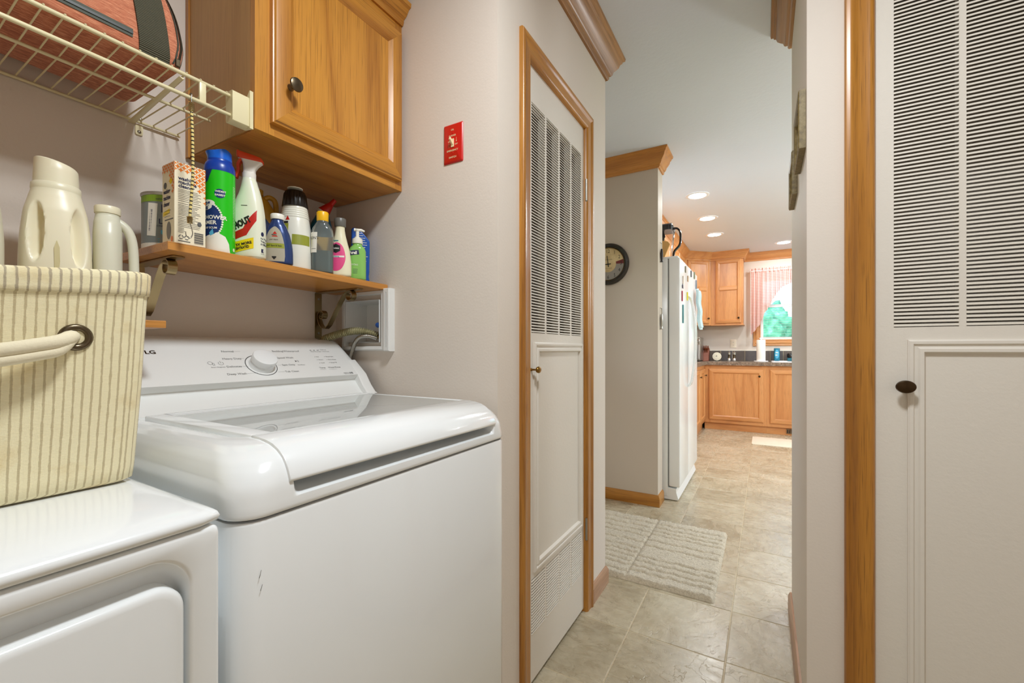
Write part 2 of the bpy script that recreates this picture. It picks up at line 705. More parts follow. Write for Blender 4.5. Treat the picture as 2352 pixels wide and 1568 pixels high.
hgt = t.math('ADD', t.math('MULTIPLY', t.ramp(n1, [(0.30, (0, 0, 0)), (0.7, (1, 1, 1))]), 0.7), t.math('MULTIPLY', n3, 0.8))
hgt = t.math('SUBTRACT', hgt, t.math('MULTIPLY', fine, 0.55))
t.set(color=col, rough=t.ramp(n3, [(0.3, (0.22, 0.22, 0.22)), (0.8, (0.36, 0.36, 0.36))]), normal=t.bump(hgt, 0.30, 0.0016), spec=0.5)
M_tile = t.m

floor = MB().box(XB - 0.12, -1.1, -0.10, XE + 0.1, YK + 0.12, -0.0012).build('floor', M_grout, smooth=0, origin=(0, 0, 0))
tag(floor, 'beige slate-look vinyl tile floor running from laundry into kitchen', 'floor', kind='structure')
TP, GAP = 0.336, 0.0034
proto = None
for ix in range(-4, 4):
    for iy in range(-4, 16):
        x0, y0 = -0.118 + TP * ix, 1.671 + TP * iy
        x1, y1 = x0 + TP, y0 + TP
        if x0 < XB - 0.2 or (y1 < 1.0 and x1 < -0.62) or (1.394 < y0 and y1 < 2.13 and x0 > 0.1):
            continue
        if proto is None:
            h = TP / 2 - GAP / 2
            mb = MB().loops([[(-h, -h, -0.006), (h, -h, -0.006), (h, h, -0.006), (-h, h, -0.006)],
                             [(-h, -h, -0.0011), (h, -h, -0.0011), (h, h, -0.0011), (-h, h, -0.0011)],
                             [(-h + .002, -h + .002, 0), (h - .002, -h + .002, 0), (h - .002, h - .002, 0), (-h + .002, h - .002, 0)]], False, True)
            proto = mb.build('tile', M_tile, floor, smooth=20)
            proto.location = (x0 + TP / 2, y0 + TP / 2, 0)
        else:
            clone(proto, floor, (x0 + TP / 2, y0 + TP / 2, 0))

ceiling = tag(MB().box(XB - 0.12, -1.1, CEIL, XE + 0.1, YK + 0.12, CEIL + 0.1).build('ceiling', M_ceil, smooth=0),
              'textured off-white ceiling with recessed lights', 'ceiling', kind='structure')

# walls
wall('wall_left', 'x', XB - 0.12, XB, -1.1, YK + 0.12, M_wall, [(2.19, .98, 2.85, 1.88)], label='pale outer wall behind washer, shelf and jugs')
BOX = (-1.250, 1.108, -1.087, 1.248)       # valve box opening
wall('wall_nook', 'y', YS, YS + 0.09, XB, XH, M_wall, [BOX], label='pale side wall with the red switch plate')
DL0, DL1 = 1.203, 1.700                    # left vented door along y
wall('wall_hall_left', 'x', XH - 0.09, XH, YS + 0.0901, YH, M_wall, [(DL0 - 0.004, 0, DL1 + 0.004, 2.006)], label='pale hall wall round the narrow vented door')
wall('wall_alcove', 'y', YH - 0.09, YH - 0.0002, XB, XH - 0.0902, M_wall)
wall('wall_clock', 'y', YC, YC2, XB, XC, M_wall_shade, label='short pale wall with the round clock, shade put into its paint')
DR0, DR1 = 0.2387, 0.8147                  # right vented door along x
wall('wall_hall_right', 'x', XR, XR + 0.08, YR + 0.0801, YR2, M_wall, label='pale right hall wall with the two frames')
wall('wall_closet', 'y', YR, YR + 0.08, XR, 1.05, M_wall, [(DR0 - 0.004, 0, DR1 + 0.004, 2.006)], label='pale wall beside the right vented door')
wall('wall_closet_back', 'y', YR2 - 0.0801, YR2 - .0001, XR + 0.0802, XE, M_wall)
wall('wall_laundry_right', 'x', 1.05, 1.13, -1.1, YR2 - 0.0802, M_wall)
wall('wall_laundry_back', 'y', -1.1, -1.0, XB, 1.05, M_wall)
wall('wall_dining', 'x', XE, XE + 0.12, YR2 - 0.08, YK + 0.12, M_wall, [(3.55, 0.06, 5.65, 2.08)])
WX0, WX1, WZ0, WZ1 = -0.05, 0.75, 1.222, 2.10
wall('wall_kitchen', 'y', YK, YK + 0.12, XB, XE, M_wall, [(WX0, WZ0, WX1, WZ1)], label='pale kitchen wall round the sink window')

# ------------------------------------------------------------------ mouldings
CROWN_P = [(0, 2.335), (.010, 2.335), (.014, 2.343), (.014, 2.352), (.021, 2.356), (.026, 2.362), (.030, 2.376), (.040, 2.388),
           (.050, 2.402), (.055, 2.418), (.062, 2.424), (.064, 2.432), (.073, 2.438), (.075, 2.4495), (0, 2.4495)]


def mitre(mb, path, prof, mi=0):
    """horizontal moulding along a path seen from above, the profile standing out to the right of it"""
    n = len(path)
    L = []
    for i, p in enumerate(path):
        ds = []
        for a, b in ((i - 1, i), (i, i + 1)):
            if 0 <= a and b < n:
                d = Vector(path[b]) - Vector(path[a])
                d.normalize()
                ds.append(Vector((d.y, -d.x)))
        m = ds[0] if len(ds) == 1 else (ds[0] + ds[1]) / max(0.2, (1 + ds[0].dot(ds[1])))
        L.append([(p[0] + m.x * o, p[1] + m.y * o, z) for o, z in prof])
    mb.loops(L, True, True, mi)
    return mb


def trim(name, path, prof, mat, label, cat='moulding'):
    mb = MB()
    mitre(mb, path, prof)
    return tag(mb.build(name, mat, smooth=30), label, cat, kind='structure')


trim('trim_1', [(XH, YS + 0.001), (XH, YH), (XB, YH)], CROWN_P, CROWN['y'], 'oak crown moulding above the narrow vented hall door')
trim('trim_2', [(XB, YC), (XC, YC), (XC, YC2)], CROWN_P, OAKD['x'], 'oak crown moulding over the clock wall, turning its corner')
trim('trim_3', [(1.0, YR2), (XR, YR2), (XR, YR + 0.001)], CROWN_P, CROWN['y'], 'oak crown moulding end high on the right hall wall')
BASE_P = [(0, 0), (.013, 0), (.013, .060), (.009, .070), (.006, .078), (0, .080)]
trim('baseboard_hall', [(XH, 1.767), (XH, YH), (XH - 0.3, YH)], BASE_P, PINK['y'], 'pale oak baseboard beside the narrow vented door', 'baseboard')
trim('baseboard_clock', [(XB, YC), (XC, YC), (XC, YC2)], BASE_P, TRIM['x'], 'oak baseboard under the clock wall', 'baseboard')
trim('baseboard_right', [(1.0, YR2), (XR, YR2), (XR, YR + 0.001)], BASE_P, PINK['y'], 'pale baseboard along the right hall wall', 'baseboard')

CASE_P = [(0, 0), (0, .010), (.003, .0145), (.010, .0165), (.017, .015), (.021, .0115), (.030, .0105), (.042, .0095), (.050, .0105),
          (.055, .0095), (.059, .0065), (.062, .002), (.062, -.02)]


def casing(name, rect, fn, mats, label):
    mb = MB()
    mb.sweep(CASE_P, rect, fn, 'LTR', mi_h=0, mi_v=1)
    return tag(mb.build(name, mats, smooth=40), label, 'door casing', kind='structure')


fL = lambda u, v, w: (XH + w, u, v)
fR = lambda u, v, w: (u, YR - w, v)
casing('trim_4', (DL0 - 0.062, 0.0, DL1 + 0.062, 2.060), fL, [TRIM['y'], TRIM['z']], 'oak casing round the narrow vented door')
casing('trim_5', (DR0 - 0.062, 0.0, DR1 + 0.062, 2.060), fR, [TRIM['x'], TRIM['z']], 'oak casing left of the wide vented door')

# ------------------------------------------------------------------ vented doors
PANEL_P = [(0, 0), (0, .005), (.004, .0085), (.010, .0085), (.0125, .0045), (.018, .0045), (.022, .009), (.029, .009), (.033, .002), (.034, 0)]
PITCH = 0.0094


def knob(mb, fn, u, v, w0, r, length, sq=1.0):
    prof = [(r * .50, 0), (r * .48, .002), (r * .30, .006), (r * .28, length * .5), (r * .42, length * .62), (r * .86, length * .68), (r, length * .80), (r * .93, length * .92),
            (r * .6, length * .99), (0.0005, length)]
    seg = 28
    L = [[fn(u + q * cos(2 * pi * i / seg), v + q * sq * sin(2 * pi * i / seg), w0 + h) for i in range(seg)] for q, h in prof]
    mb.loops(L)


def vented_door(name, label, fn, width, m, cw, gap, W, px0, px1, single_cols, kmat, ku, kr, kz, ups=(1.139, 1.882), lows=(0.163, 0.342), pz=0.362, lip=.0036):
    us = [m + i * (cw + gap) for i in range(4)]
    holes = [(u, a, u + cw, b) for u in us for a, b in (ups, lows)]
    root = thing(name, fn(width / 2, 0.0, 0.0), label, 'door', kind='structure')
    mb = MB()
    for p, q, r, s in slab(holes, 0.0, width, 0.014, 2.002):
        P, Q = fn(p, q, W - .026), fn(r, s, W)
        mb.box(min(P[0], Q[0]), min(P[1], Q[1]), q, max(P[0], Q[0]), max(P[1], Q[1]), s)
    mb.build('door_leaf', M_door, root, smooth=0)
    # louvre blades: the outer edge hangs low, a gap stays open above each
    prof = [(W + .0016, 0.0), (W + .0010, lip), (W - .0020, lip + .0012), (W - .0024, lip + .0004), (W - .0002, .0006)]

    def blade(mb, u0, u1, z):
        A = [fn(u0, z + h, w) for w, h in prof]
        B = [fn(u1, z + h, w) for w, h in prof]
        mb.add(A + B, [(i, (i + 1) % 5, 5 + (i + 1) % 5, 5 + i) for i in range(5)] + [(4, 3, 2, 1, 0), (5, 6, 7, 8, 9)])
    for k, u in enumerate(us):
        for zone, (a, b) in enumerate((ups, lows)):
            n = int((b - a) / PITCH)
            if zone == 0 and k in single_cols:
                p = None
                for i in range(n):
                    if p is None:
                        q = MB()
                        blade(q, u, u + cw, a + .002)
                        p = q.build('louver_slat', M_louver, root, smooth=0)
                    else:
                        clone(p, root, (0, 0, i * PITCH))
            else:
                q = MB()
                for i in range(n):
                    blade(q, u, u + cw, a + .002 + i * PITCH)
                tag(q.build('louver_column', M_louver, root, smooth=0), kind='stuff')
    q = MB()
    q.sweep(PANEL_P, (px0, pz, px1, 1.108), lambda u, v, w: fn(u, v, W + w))
    q.build('panel_moulding', M_door, root, smooth=25)
    q = MB()
    knob(q, fn, ku, kz, W, kr, 0.034, 0.8)
    q.build('knob', kmat, root, smooth=50)
    return root


dl = vented_door('door_1', 'narrow off-white vented door with brass knob left of the hall', lambda u, v, w: (XH + w, DL0 + u, v), DL1 - DL0, 0.032, 0.0985, 0.013,
                 -0.008, 0.044, 0.472, (), M_brass, 0.028, 0.0135, 1.02, lip=.0031)
q = MB()
for z in (1.70, 0.30):
    q = MB()
    q.lathe((XH + 0.0035, DL1 + 0.002, z), [(.0045, 0), (.0045, .088)], 'z', 10)
    q.lathe((XH + 0.0035, DL1 + 0.002, z - .004), [(.003, 0), (.0055, .004), (.003, .004)], 'z', 10)
    q.build('hinge', M_steel, dl, smooth=40)
dr = vented_door('door_2', 'wide off-white vented door with bronze knob at the right', lambda u, v, w: (DR0 + u, YR - w, v), DR1 - DR0, 0.037, 0.1163, 0.0127,
                 -0.006, 0.062, 0.514, (0, 1), M_bronze, 0.054, 0.0195, 0.995, (1.139, 1.958), (0.04, 0.16), 0.19, .0046)

# ------------------------------------------------------------------ wall cabinet over the washer
CX, CY0, CY1, CZ0, CZ1 = -1.001, 0.556, YS - 0.001, 1.588, 2.118


def cab_door(parent, fn, rect, fw, mats, pmat, knob_at=None, kmat=None, kr=0.016, thick=0.019, mid=None):
    """framed door: stiles and rails as one mitred frame, a flat panel, a knob; fn(u,v,w)"""
    u0, v0, u1, v1 = rect
    P = [(0, 0), (0, thick - .006), (.003, thick - .005), (.006, thick - .001), (.010, thick), (fw - .010, thick), (fw - .006, thick - .003), (fw, thick - .008), (fw + .002, thick - .010)]
    mb = MB()
    mb.sweep(P, rect, fn, mi_h=0, mi_v=1)
    if mid is not None:
        a, b = u0 + fw - .002, u1 - fw + .002
        ring = [(mid - fw * .5 - .006, thick - .010), (mid - fw * .5, thick - .003), (mid - fw * .5 + .005, thick), (mid + fw * .5 - .005, thick), (mid + fw * .5, thick - .003), (mid + fw * .5 + .006, thick - .010)]
        A = [fn(a, z, w) for z, w in ring]
        B = [fn(b, z, w) for z, w in ring]
        mb.add(A + B, [(i, i + 1, 7 + i, 6 + i) for i in range(5)], 0)
    d = mb.build('cabinet_door', mats, parent, smooth=30)
    q = MB()
    w = thick - .010
    q.add([fn(u0 + fw - .003, v0 + fw - .003, w), fn(u1 - fw + .003, v0 + fw - .003, w), fn(u1 - fw + .003, v1 - fw + .003, w), fn(u0 + fw - .003, v1 - fw + .003, w),
           fn(u0 + fw - .003, v0 + fw - .003, w - .005), fn(u1 - fw + .003, v0 + fw - .003, w - .005), fn(u1 - fw + .003, v1 - fw + .003, w - .005), fn(u0 + fw - .003, v1 - fw + .003, w - .005)],
          [(0, 1, 2, 3), (4, 5, 6, 7), (0, 1, 5, 4), (1, 2, 6, 5), (2, 3, 7, 6), (3, 0, 4, 7)])
    q.build('door_panel', pmat, d, smooth=0)
    if knob_at:
        q = MB()
        knob(q, fn, knob_at[0], knob_at[1], thick, kr, kr * 1.75)
        q.build('knob', kmat, d, smooth=50)
    return d


cab = thing('wall_cabinet', (CX, (CY0 + CY1) / 2, CZ0), 'honey oak wall cabinet with one pewter-knobbed door above the bottles', 'cabinet')
mb = MB()
mb.box(XB + .001, CY0, CZ0 + .004, CX - .019, CY1, CZ1)
mb.build('carcass', SIDE, cab, smooth=0)
MB().box(XB + .001, CY0 + .004, CZ0 + .0005, CX - .019, CY1 - .004, CZ0 + .004).build('bottom_panel', OAKD['y'], cab, smooth=0)
MB().box(XB + .0012, CY0 - .004, CZ0, XB + .016, CY0, CZ1).build('scribe_strip', OAK['z'], cab, smooth=0)
mb = MB()
fc = lambda u, v, w: (CX + w, u, v)
mb.box(CX - .019, CY0, CZ0, CX, CY0 + .045, CZ1, 1)
mb.box(CX - .019, CY1 - .028, CZ0, CX, CY1, CZ1, 1)
mb.box(CX - .019, CY0 + .045, CZ0, CX, CY1 - .028, CZ0 + .040, 0)
mb.box(CX - .019, CY0 + .045, CZ1 - .06, CX, CY1 - .028, CZ1, 0)
mb.build('face_frame', [OAK['y'], OAK['z']], cab, smooth=0)
cab_door(cab, fc, (CY0 + .034, CZ0 + .026, CY1 - .012, CZ1 - .040), 0.052, [OAK['y'], OAK['z']], OAK['z'], (CY0 + .074, 1.712), M_pewter, 0.0165)
mb = MB()
mitre(mb, [(CX - .3, CY0), (CX, CY0), (CX, CY1)], [(0, CZ1 - .005), (.006, CZ1 - .005), (.010, CZ1 + .004), (.010, CZ1 + .012), (.022, CZ1 + .020), (.032, CZ1 + .036), (.040, CZ1 + .040), (.042, CZ1 + .052), (0, CZ1 + .052)])
mb.build('crown', OAK['y'], cab, smooth=30)

# ------------------------------------------------------------------ washer
WY0, WY1, WXF, WXB = 0.306, 0.989, -0.590, -1.285
wash = thing('washing_machine', ((WXF + WXB) / 2, (WY0 + WY1) / 2, 0), 'white top-load washing machine with a glass lid and dial', 'washing machine')


def rr_xy(x0, y0, x1, y1, r, z, seg=8):
    return [(a, b, z) for a, b in rrect(x0, y0, x1, y1, r, seg)]


def dense(L, n):
    """resample a closed loop evenly"""
    P = [Vector(p) for p in L]
    d = [0.0]
    for i in range(len(P)):
        d.append(d[-1] + (P[(i + 1) % len(P)] - P[i]).length)
    out = []
    j = 0
    for k in range(n):
        s = d[-1] * k / n
        while d[j + 1] < s:
            j += 1
        tt = (s - d[j]) / max(1e-9, d[j + 1] - d[j])
        out.append(tuple(P[j].lerp(P[(j + 1) % len(P)], tt)))
    return out


mb = MB()
ins = [(0.03, .006), (0.045, 0), (.846, 0), (.851, .002), (.853, .006)]
mb.loops([rr_xy(WXB + e, WY0 + e, WXF - e, WY1 - e, .040, z) for z, e in ins])
mb.build('body', M_white, wash, smooth=40)
# top cover: shoulders roll over to the flat top, with the opening of the tub in the middle
OX0, OX1, OY0, OY1 = -1.035, -0.685, 0.405, 0.915
prof = [(.8555, .001, .040), (.858, -.001, .042), (.875, .000, .044), (.895, .003, .048), (.912, .010, .054), (.926, .020, .06), (.936, .033, .066), (.943, .048, .070), (.947, .066, .072), (.9485, .085, .074)]
NL = 320


def ring(x0, y0, x1, y1, r, z, n=NL):
    L = rrect(x0, y0, x1, y1, r, 12)
    # start at the middle of the front side so every loop lines up
    L = [(x1, (y0 + y1) / 2)] + L
    return dense([(a, b, z) for a, b in L], n)


def dish(p):
    """the hollow under the lid's front lip"""
    x, y, z = p
    q = min(1.0, max(0.0, (y - .384) / .018)) * min(1.0, max(0.0, (.924 - y) / .018))
    q = q * q * (3 - 2 * q)
    s = min(1.0, max(0.0, (y - .3805) / .007)) * min(1.0, max(0.0, (.9275 - y) / .007))
    if z > .898 and x > -1.066:
        x -= .007 * s * max(0.0, min(1.0, (x + .70) / .06))
        z -= .007 * s * min(1.0, (z - .898) / .02)
    if x > -0.72 and z > .872:
        k = min(1.0, (z - .872) / .012)
        x -= .045 * q * k * max(0.0, min(1.0, (x + .72) / .08))
        if z > .905:
            z -= .016 * q * min(1, (z - .905) / .02)
    return (x, y, z)


prof = [tuple(q) for q in _cr(prof, 4)]
L = [ring(WXB + e, WY0 + e * .6, WXF - e, WY1 - e * .6, r, z) for z, e, r in prof]
L.append(ring(OX0 - .015, OY0 - .012, OX1 + .006, OY1 + .012, .02, .9395))
L.append(ring(OX0, OY0, OX1, OY1, .02, .936))
L.append(ring(OX0 + .003, OY0 + .003, OX1 - .003, OY1 - .003, .02, .86))
cover = MB().loops(L, False, False).build('top_cover', M_white, wash, smooth=0)
bm = bmesh.new()
bm.from_mesh(cover.data)
W = Vector(ORIG[cover.name])
edges_y = [.3798, .3806, .3815, .383, .385, .3875, .390, .393, .396, .399, .402]
for yy in edges_y + [1.308 - q for q in edges_y]:
    bmesh.ops.bisect_plane(bm, geom=bm.verts[:] + bm.edges[:] + bm.faces[:], plane_co=Vector((0, yy, 0)) - W, plane_no=(0, 1, 0), dist=1e-6)
for zz in (.866, .872, .878, .884, .890, .898, .903, .908, .917, .922):
    bmesh.ops.bisect_plane(bm, geom=bm.verts[:] + bm.edges[:] + bm.faces[:], plane_co=Vector((0, 0, zz)) - W, plane_no=(0, 0, 1), dist=1e-6)
for q in bm.verts:
    q.co = Vector(dish(tuple(q.co + W))) - W
bm.to_mesh(cover.data)
bm.free()
cover.data.polygons.foreach_set('use_smooth', [True] * len(cover.data.polygons))
cover.data.set_sharp_from_angle(angle=radians(50))
# tub seen through the glass
cx, cy = (OX0 + OX1) / 2, (OY0 + OY1) / 2
mb = MB()
circ = lambda r, z: [(cx + r * cos(2 * pi * i / 96), cy + r * sin(2 * pi * i / 96), z) for i in range(96)]
mb.loops([ring(OX0 + .002, OY0 + .002, OX1 - .002, OY1 - .002, .02, .861, 96), circ(.168, .858), circ(.164, .85), circ(.170, .60), circ(.15, .58)], False, True)
mb.build('tub', M_steel, wash, smooth=50)
# lid frame with its rolled front lip
LX0, LY0, LY1, LZ = -1.070, 0.378, 0.930, 0.9515
lip = [(-.692, LZ), (-.672, LZ - .0005), (-.652, LZ - .0025), (-.634, LZ - .0065), (-.619, LZ - .0135), (-.606, LZ - .0235), (-.596, LZ - .037), (-.5895, LZ - .052), (-.589, LZ - .056), (-.592, LZ - .0585),
       (-.601, LZ - .053), (-.618, LZ - .036), (-.645, LZ - .018), (-.692, LZ - .014)]
mb = MB()
mb.prism(lip, 'y', LY0, LY1)
zz = LZ - .013
mb.box(LX0, LY0, zz, -.691, OY0 + .006, LZ)
mb.box(LX0, OY1 - .002, zz, -.691, LY1, LZ)
mb.box(LX0, OY0 + .006, zz, OX0 + .004, OY1 - .002, LZ)
mb.build('lid', M_white, wash, smooth=40, bevel=.0022)
t = NT('lid_glass')
fr = t.n('Fresnel', {'IOR': 2.3}).outputs[0]
tr0 = t.n('BsdfTransparent', {'Color': (0.80, 0.81, 0.80, 1)})
td = t.n('BsdfDiffuse', {'Color': (0.60, 0.61, 0.60, 1)})
tr = t.n('MixShader', {0: 0.72})
t.t.links.new(tr0.outputs[0], tr.inputs[1])
t.t.links.new(td.outputs[0], tr.inputs[2])
gl = t.n('BsdfGlossy', {'Color': (0.95, 0.97, 0.96, 1), 'Roughness': 0.02})
mx = t.n('MixShader')
t.t.links.new(fr, mx.inputs[0])
t.t.links.new(tr.outputs[0], mx.inputs[1])
t.t.links.new(gl.outputs[0], mx.inputs[2])
t.t.links.new(mx.outputs[0], t.t.nodes['Material Output'].inputs[0])
M_lidglass = t.m
MB().box(OX0 + .003, OY0 + .005, LZ - .006, -.690, OY1 - .001, LZ - .0008).build('lid_glass', M_lidglass, wash, smooth=0)
# console
A_, B_ = (-1.125, 1.005), (-1.235, 1.100)
cpro = [(-1.096, .946), (-1.106, .950), (-1.138, .984), (-1.139, .990), (-1.1275, 1.0005), A_, B_, (-1.246, 1.109), (-1.258, 1.1155), (-1.270, 1.117), (-1.283, 1.110), (-1.290, 1.095), (-1.290, .86), (-1.10, .86)]
mb = MB()
ys = [WY0 + .004, WY0 + .006, WY0 + .012, WY0 + .022, WY0 + .036]
ys = ys + [WY0 + WY1 - y for y in ys[::-1]]
drop = [.040, .030, .016, .006, 0, 0, .006, .016, .030, .040]


def cross(y, d):
    out = []
    for x, z in cpro:
        k = max(0.0, min(1.0, (z - 1.02) / .09))
        out.append((x - d * .15 * (1 if z > .99 else 0), y, z - d * k * .8))
    return out


mb.loops([cross(y, d) for y, d in zip(ys, drop)])
mb.build('console', M_wtext, wash, smooth=28)
for y0, y1 in ((WY1 - .040, WY1 - .004), (WY0 + .004, WY0 + .040)):
    e = [(-1.070, .946), (-1.082, .950), (-1.102, .972), (-1.1255, 1.0065), (-1.18, 1.052), (-1.235, .98), (-1.235, .9)]
    MB().prism(e, 'y', y0, y1).build('console_end', M_wtext, wash, smooth=40, bevel=.006, seg=3)
dv = Vector((B_[0] - A_[0], B_[1] - A_[1])).normalized()
nv = Vector((dv.y, -dv.x))
if nv.x < 0:
    nv = -nv
fcon = lambda u, v, w=0.0: (A_[0] + dv.x * v + nv.x * (w + .0004), u, A_[1] + dv.y * v + nv.y * (w + .0004))
KU, KV = 0.6665, 0.0570
mb = MB()
seg = 40
rows = [(.0315, .0), (.0300, .006), (.0290, .012), (.0305, .0135), (.0310, .026), (.0298, .0295), (.026, .0308)]
mb.loops([[fcon(KU + r * cos(2 * pi * i / seg), KV + r * sin(2 * pi * i / seg), h) for i in range(seg)] for r, h in rows])
mb.build('dial', M_white2, wash, smooth=30)
mb = MB()
R0, R1 = .0385, .0402
mb.add([fcon(KU + r * cos(a), KV + r * sin(a)) for a in [radians(-70 + 320 * i / 60 + 140) for i in range(61)] for r in (R0, R1)], [(2 * i, 2 * i + 1, 2 * i + 3, 2 * i + 2) for i in range(60)])
mb.build('dial_ring', M_inkb, wash, smooth=0)
mb = MB()
S = .0098
for s, u, v, al in (('Normal', .6170, .1105, 'RIGHT'), ('Heavy Duty', .6260, .0820, 'RIGHT'), ('Delicates', .6145, .0520, 'RIGHT'), ('Deep Wash', .6160, .0245, 'RIGHT'),
                    ('Bedding/Waterproof', .7205, .1105, 'LEFT'), ('Speed Wash', .7215, .0820, 'LEFT'), ('Spin Only', .7230, .0520, 'LEFT'), ('Tub Clean', .7190, .0245, 'LEFT')):
    put_text(mb, s, S, fcon, u, v, al)
for u0, u1, v in ((.6185, .634, .1135), (.6275, .632, .085), (.616, .632, .055), (.6175, .645, .0275), (.7105, .7215, .055), (.700, .7175, .0275)):
    put_bar(mb, fcon, u0, v - .0002, u1, v + .0002)
for s, u, v, sz in (('Temp', .8315, .0345, .0085), ('Water/Rinse', .8610, .0345, .0085), ('Hot', .8460, .0850, .0062), ('Warm', .8470, .0710, .0062), ('Cold', .8480, .0570, .0062),
                    ('Rinse+Spin', .8800, .0850, .0062), ('Extra Rinse', .8810, .0710, .0062), ('Deep Fill', .8820, .0570, .0062), ('Control Lock', .8790, .1100, .005), ('Child Lock', .8775, .1180, .005),
                    ('Wash Rinse Spin', .8405, .1095, .0052), ('Start/Pause', .7695, .0520, .005), ('Smart Diagnosis', .5430, .0530, .005)):
    put_text(mb, s, sz, fcon, u, v)
for u, v in ((.8420, .0868), (.8430, .0728), (.8440, .0588), (.8755, .0868), (.8765, .0728), (.8775, .0588), (.8745, .1110), (.8725, .1190)):
    put_poly(mb, ell(u, v, .0011, .0011, 10), fcon)
for k in range(3):
    put_bar(mb, fcon, .8405 + k * .0122, .1165, .8465 + k * .0122, .1187)
for u0, u1 in ((.8290, .8500), (.8590, .8880)):
    put_bar(mb, fcon, u0, .0290, u1, .0294)
# power, play-pause and phone symbols
for a0, a1, cu, cv, r in ((-235, 55, .570, .0685, .0062), (0, 360, .5460, .0700, .0056)):
    k = 24
    mb.add([fcon(cu + q * cos(radians(a0 + (a1 - a0) * i / k)), cv + q * sin(radians(a0 + (a1 - a0) * i / k))) for i in range(k + 1) for q in (r, r - .0007)],
           [(2 * i, 2 * i + 1, 2 * i + 3, 2 * i + 2) for i in range(k)])
put_bar(mb, fcon, .5696, .0690, .5704, .0768)
put_bar(mb, fcon, .5500, .0615, .5545, .0622)
put_bar(mb, fcon, .5500, .0690, .5545, .0697)
put_bar(mb, fcon, .5500, .0615, .5506, .0697)
put_bar(mb, fcon, .5539, .0615, .5545, .0697)
put_poly(mb, [(.7690, .0655), (.7690, .0735), (.7745, .0695)], fcon)
put_bar(mb, fcon, .7760, .0655, .7768, .0735)
put_bar(mb, fcon, .7786, .0655, .7794, .0735)
put_text(mb, '10', .0125, fcon, .9230, .0040, bold=.01)
put_text(mb, 'DIRECT DRIVE', .0052, fcon, .9010, .0075, bold=.01)
put_text(mb, 'Motor Warranty', .0035, fcon, .9030, .0040)
mb.build('lettering', M_ink, wash, smooth=0)
mb = MB()
put_text(mb, 'LG', .0165, fcon, .4265, .1065, bold=.03, squeeze=1.05)
mb.build('logo', M_pewter, wash, smooth=0)
# scuffs on the body
mb = MB()
for y, z, s in ((.3330, .776, .010), (.3345, .758, .008)):
    mb.add([(WXF - .0010 + .0016, y, z), (WXF + .0006, y + .001, z), (WXF + .0006, y + .0035, z + s), (WXF + .0006, y + .0028, z + s)], [(0, 1, 2, 3)])
mb.build('scuff', M_seam, wash, smooth=0)

# ------------------------------------------------------------------ dryer
DY0, DY1, DXF, DXB, DZ = -0.402, 0.2825, -0.5835, -1.285, 0.9035
dry = thing('clothes_dryer', ((DXF + DXB) / 2, (DY0 + DY1) / 2, 0), 'white clothes dryer with a recessed door front, left of the washer', 'dryer')
mb = MB()
prof = [(.871, .004, .012), (.8735, -.001, .014), (.879, -.003, .014), (.884, -.001, .014), (.888, .006, .02), (.8925, .022, .035), (.8965, .050, .06), (.9005, .095, .09), (.9030, .150, .12), (DZ, .21, .15)]
L = []
for z, e, r in prof:
    sy = min(e, .012 + e * .12)
    L.append(ring(DXB + .002, DY0 + sy, DXF - e, DY1 - sy, min(r, .03), z, 120))
mb.loops(L)
mb.build('top_panel', M_white, dry, smooth=60)
mb = MB()
mb.loops([rr_xy(DXB + e, DY0 + e, DXF - .0345, DY1 - e, .008, z, 4) for z, e in ((.03, .004), (.04, 0), (.864, 0), (.870, .004))])
mb.build('body', M_white, dry, smooth=40)
# front panel pressed in round the door
mb = MB()


def fl(y0, z0, y1, z1, r, x):
    return [(x, a, b) for a, b in rrect(y0, z0, y1, z1, r, 10)]


L = [fl(DY0, .04, DY1, .8695, .010, DXF - .034), fl(DY0, .04, DY1, .8695, .010, DXF - .006), fl(DY0 + .002, .042, DY1 - .002, .8675, .010, DXF - .002), fl(DY0 + .006, .046, DY1 - .006, .8635, .010, DXF),
     fl(DY0 + .030, .070, DY1 - .0290, .8500, .040, DXF), fl(DY0 + .033, .073, DY1 - .0318, .8470, .040, DXF - .0015), fl(DY0 + .034, .074, DY1 - .0330, .8455, .040, DXF - .004),
     fl(DY0 + .0345, .076, DY1 - .0342, .8385, .038, DXF - .012), fl(DY0 + .0355, .08, DY1 - .0355, .8285, .034, DXF - .0225), fl(DY0 + .0365, .085, DY1 - .0368, .8195, .030, DXF - .0275),
     fl(DY0 + .037, .086, DY1 - .0374, .8165, .028, DXF - .028)]
mb.loops(L, False, True)
mb.build('front_panel', M_white, dry, smooth=45)
mb = MB()
L = [fl(DY0 + .0372, .086, DY1 - .0378, .8163, .030, DXF - .0279), fl(DY0 + .0372, .086, DY1 - .0378, .8163, .030, DXF - .006), fl(DY0 + .038, .087, DY1 - .0388, .8150, .030, DXF - .0025),
     fl(DY0 + .0405, .089, DY1 - .0415, .8120, .029, DXF - .0005), fl(DY0 + .045, .093, DY1 - .0455, .8070, .027, DXF + .0004)]
mb.loops(L, False, True)
mb.build('dryer_door', M_white, dry, smooth=45)

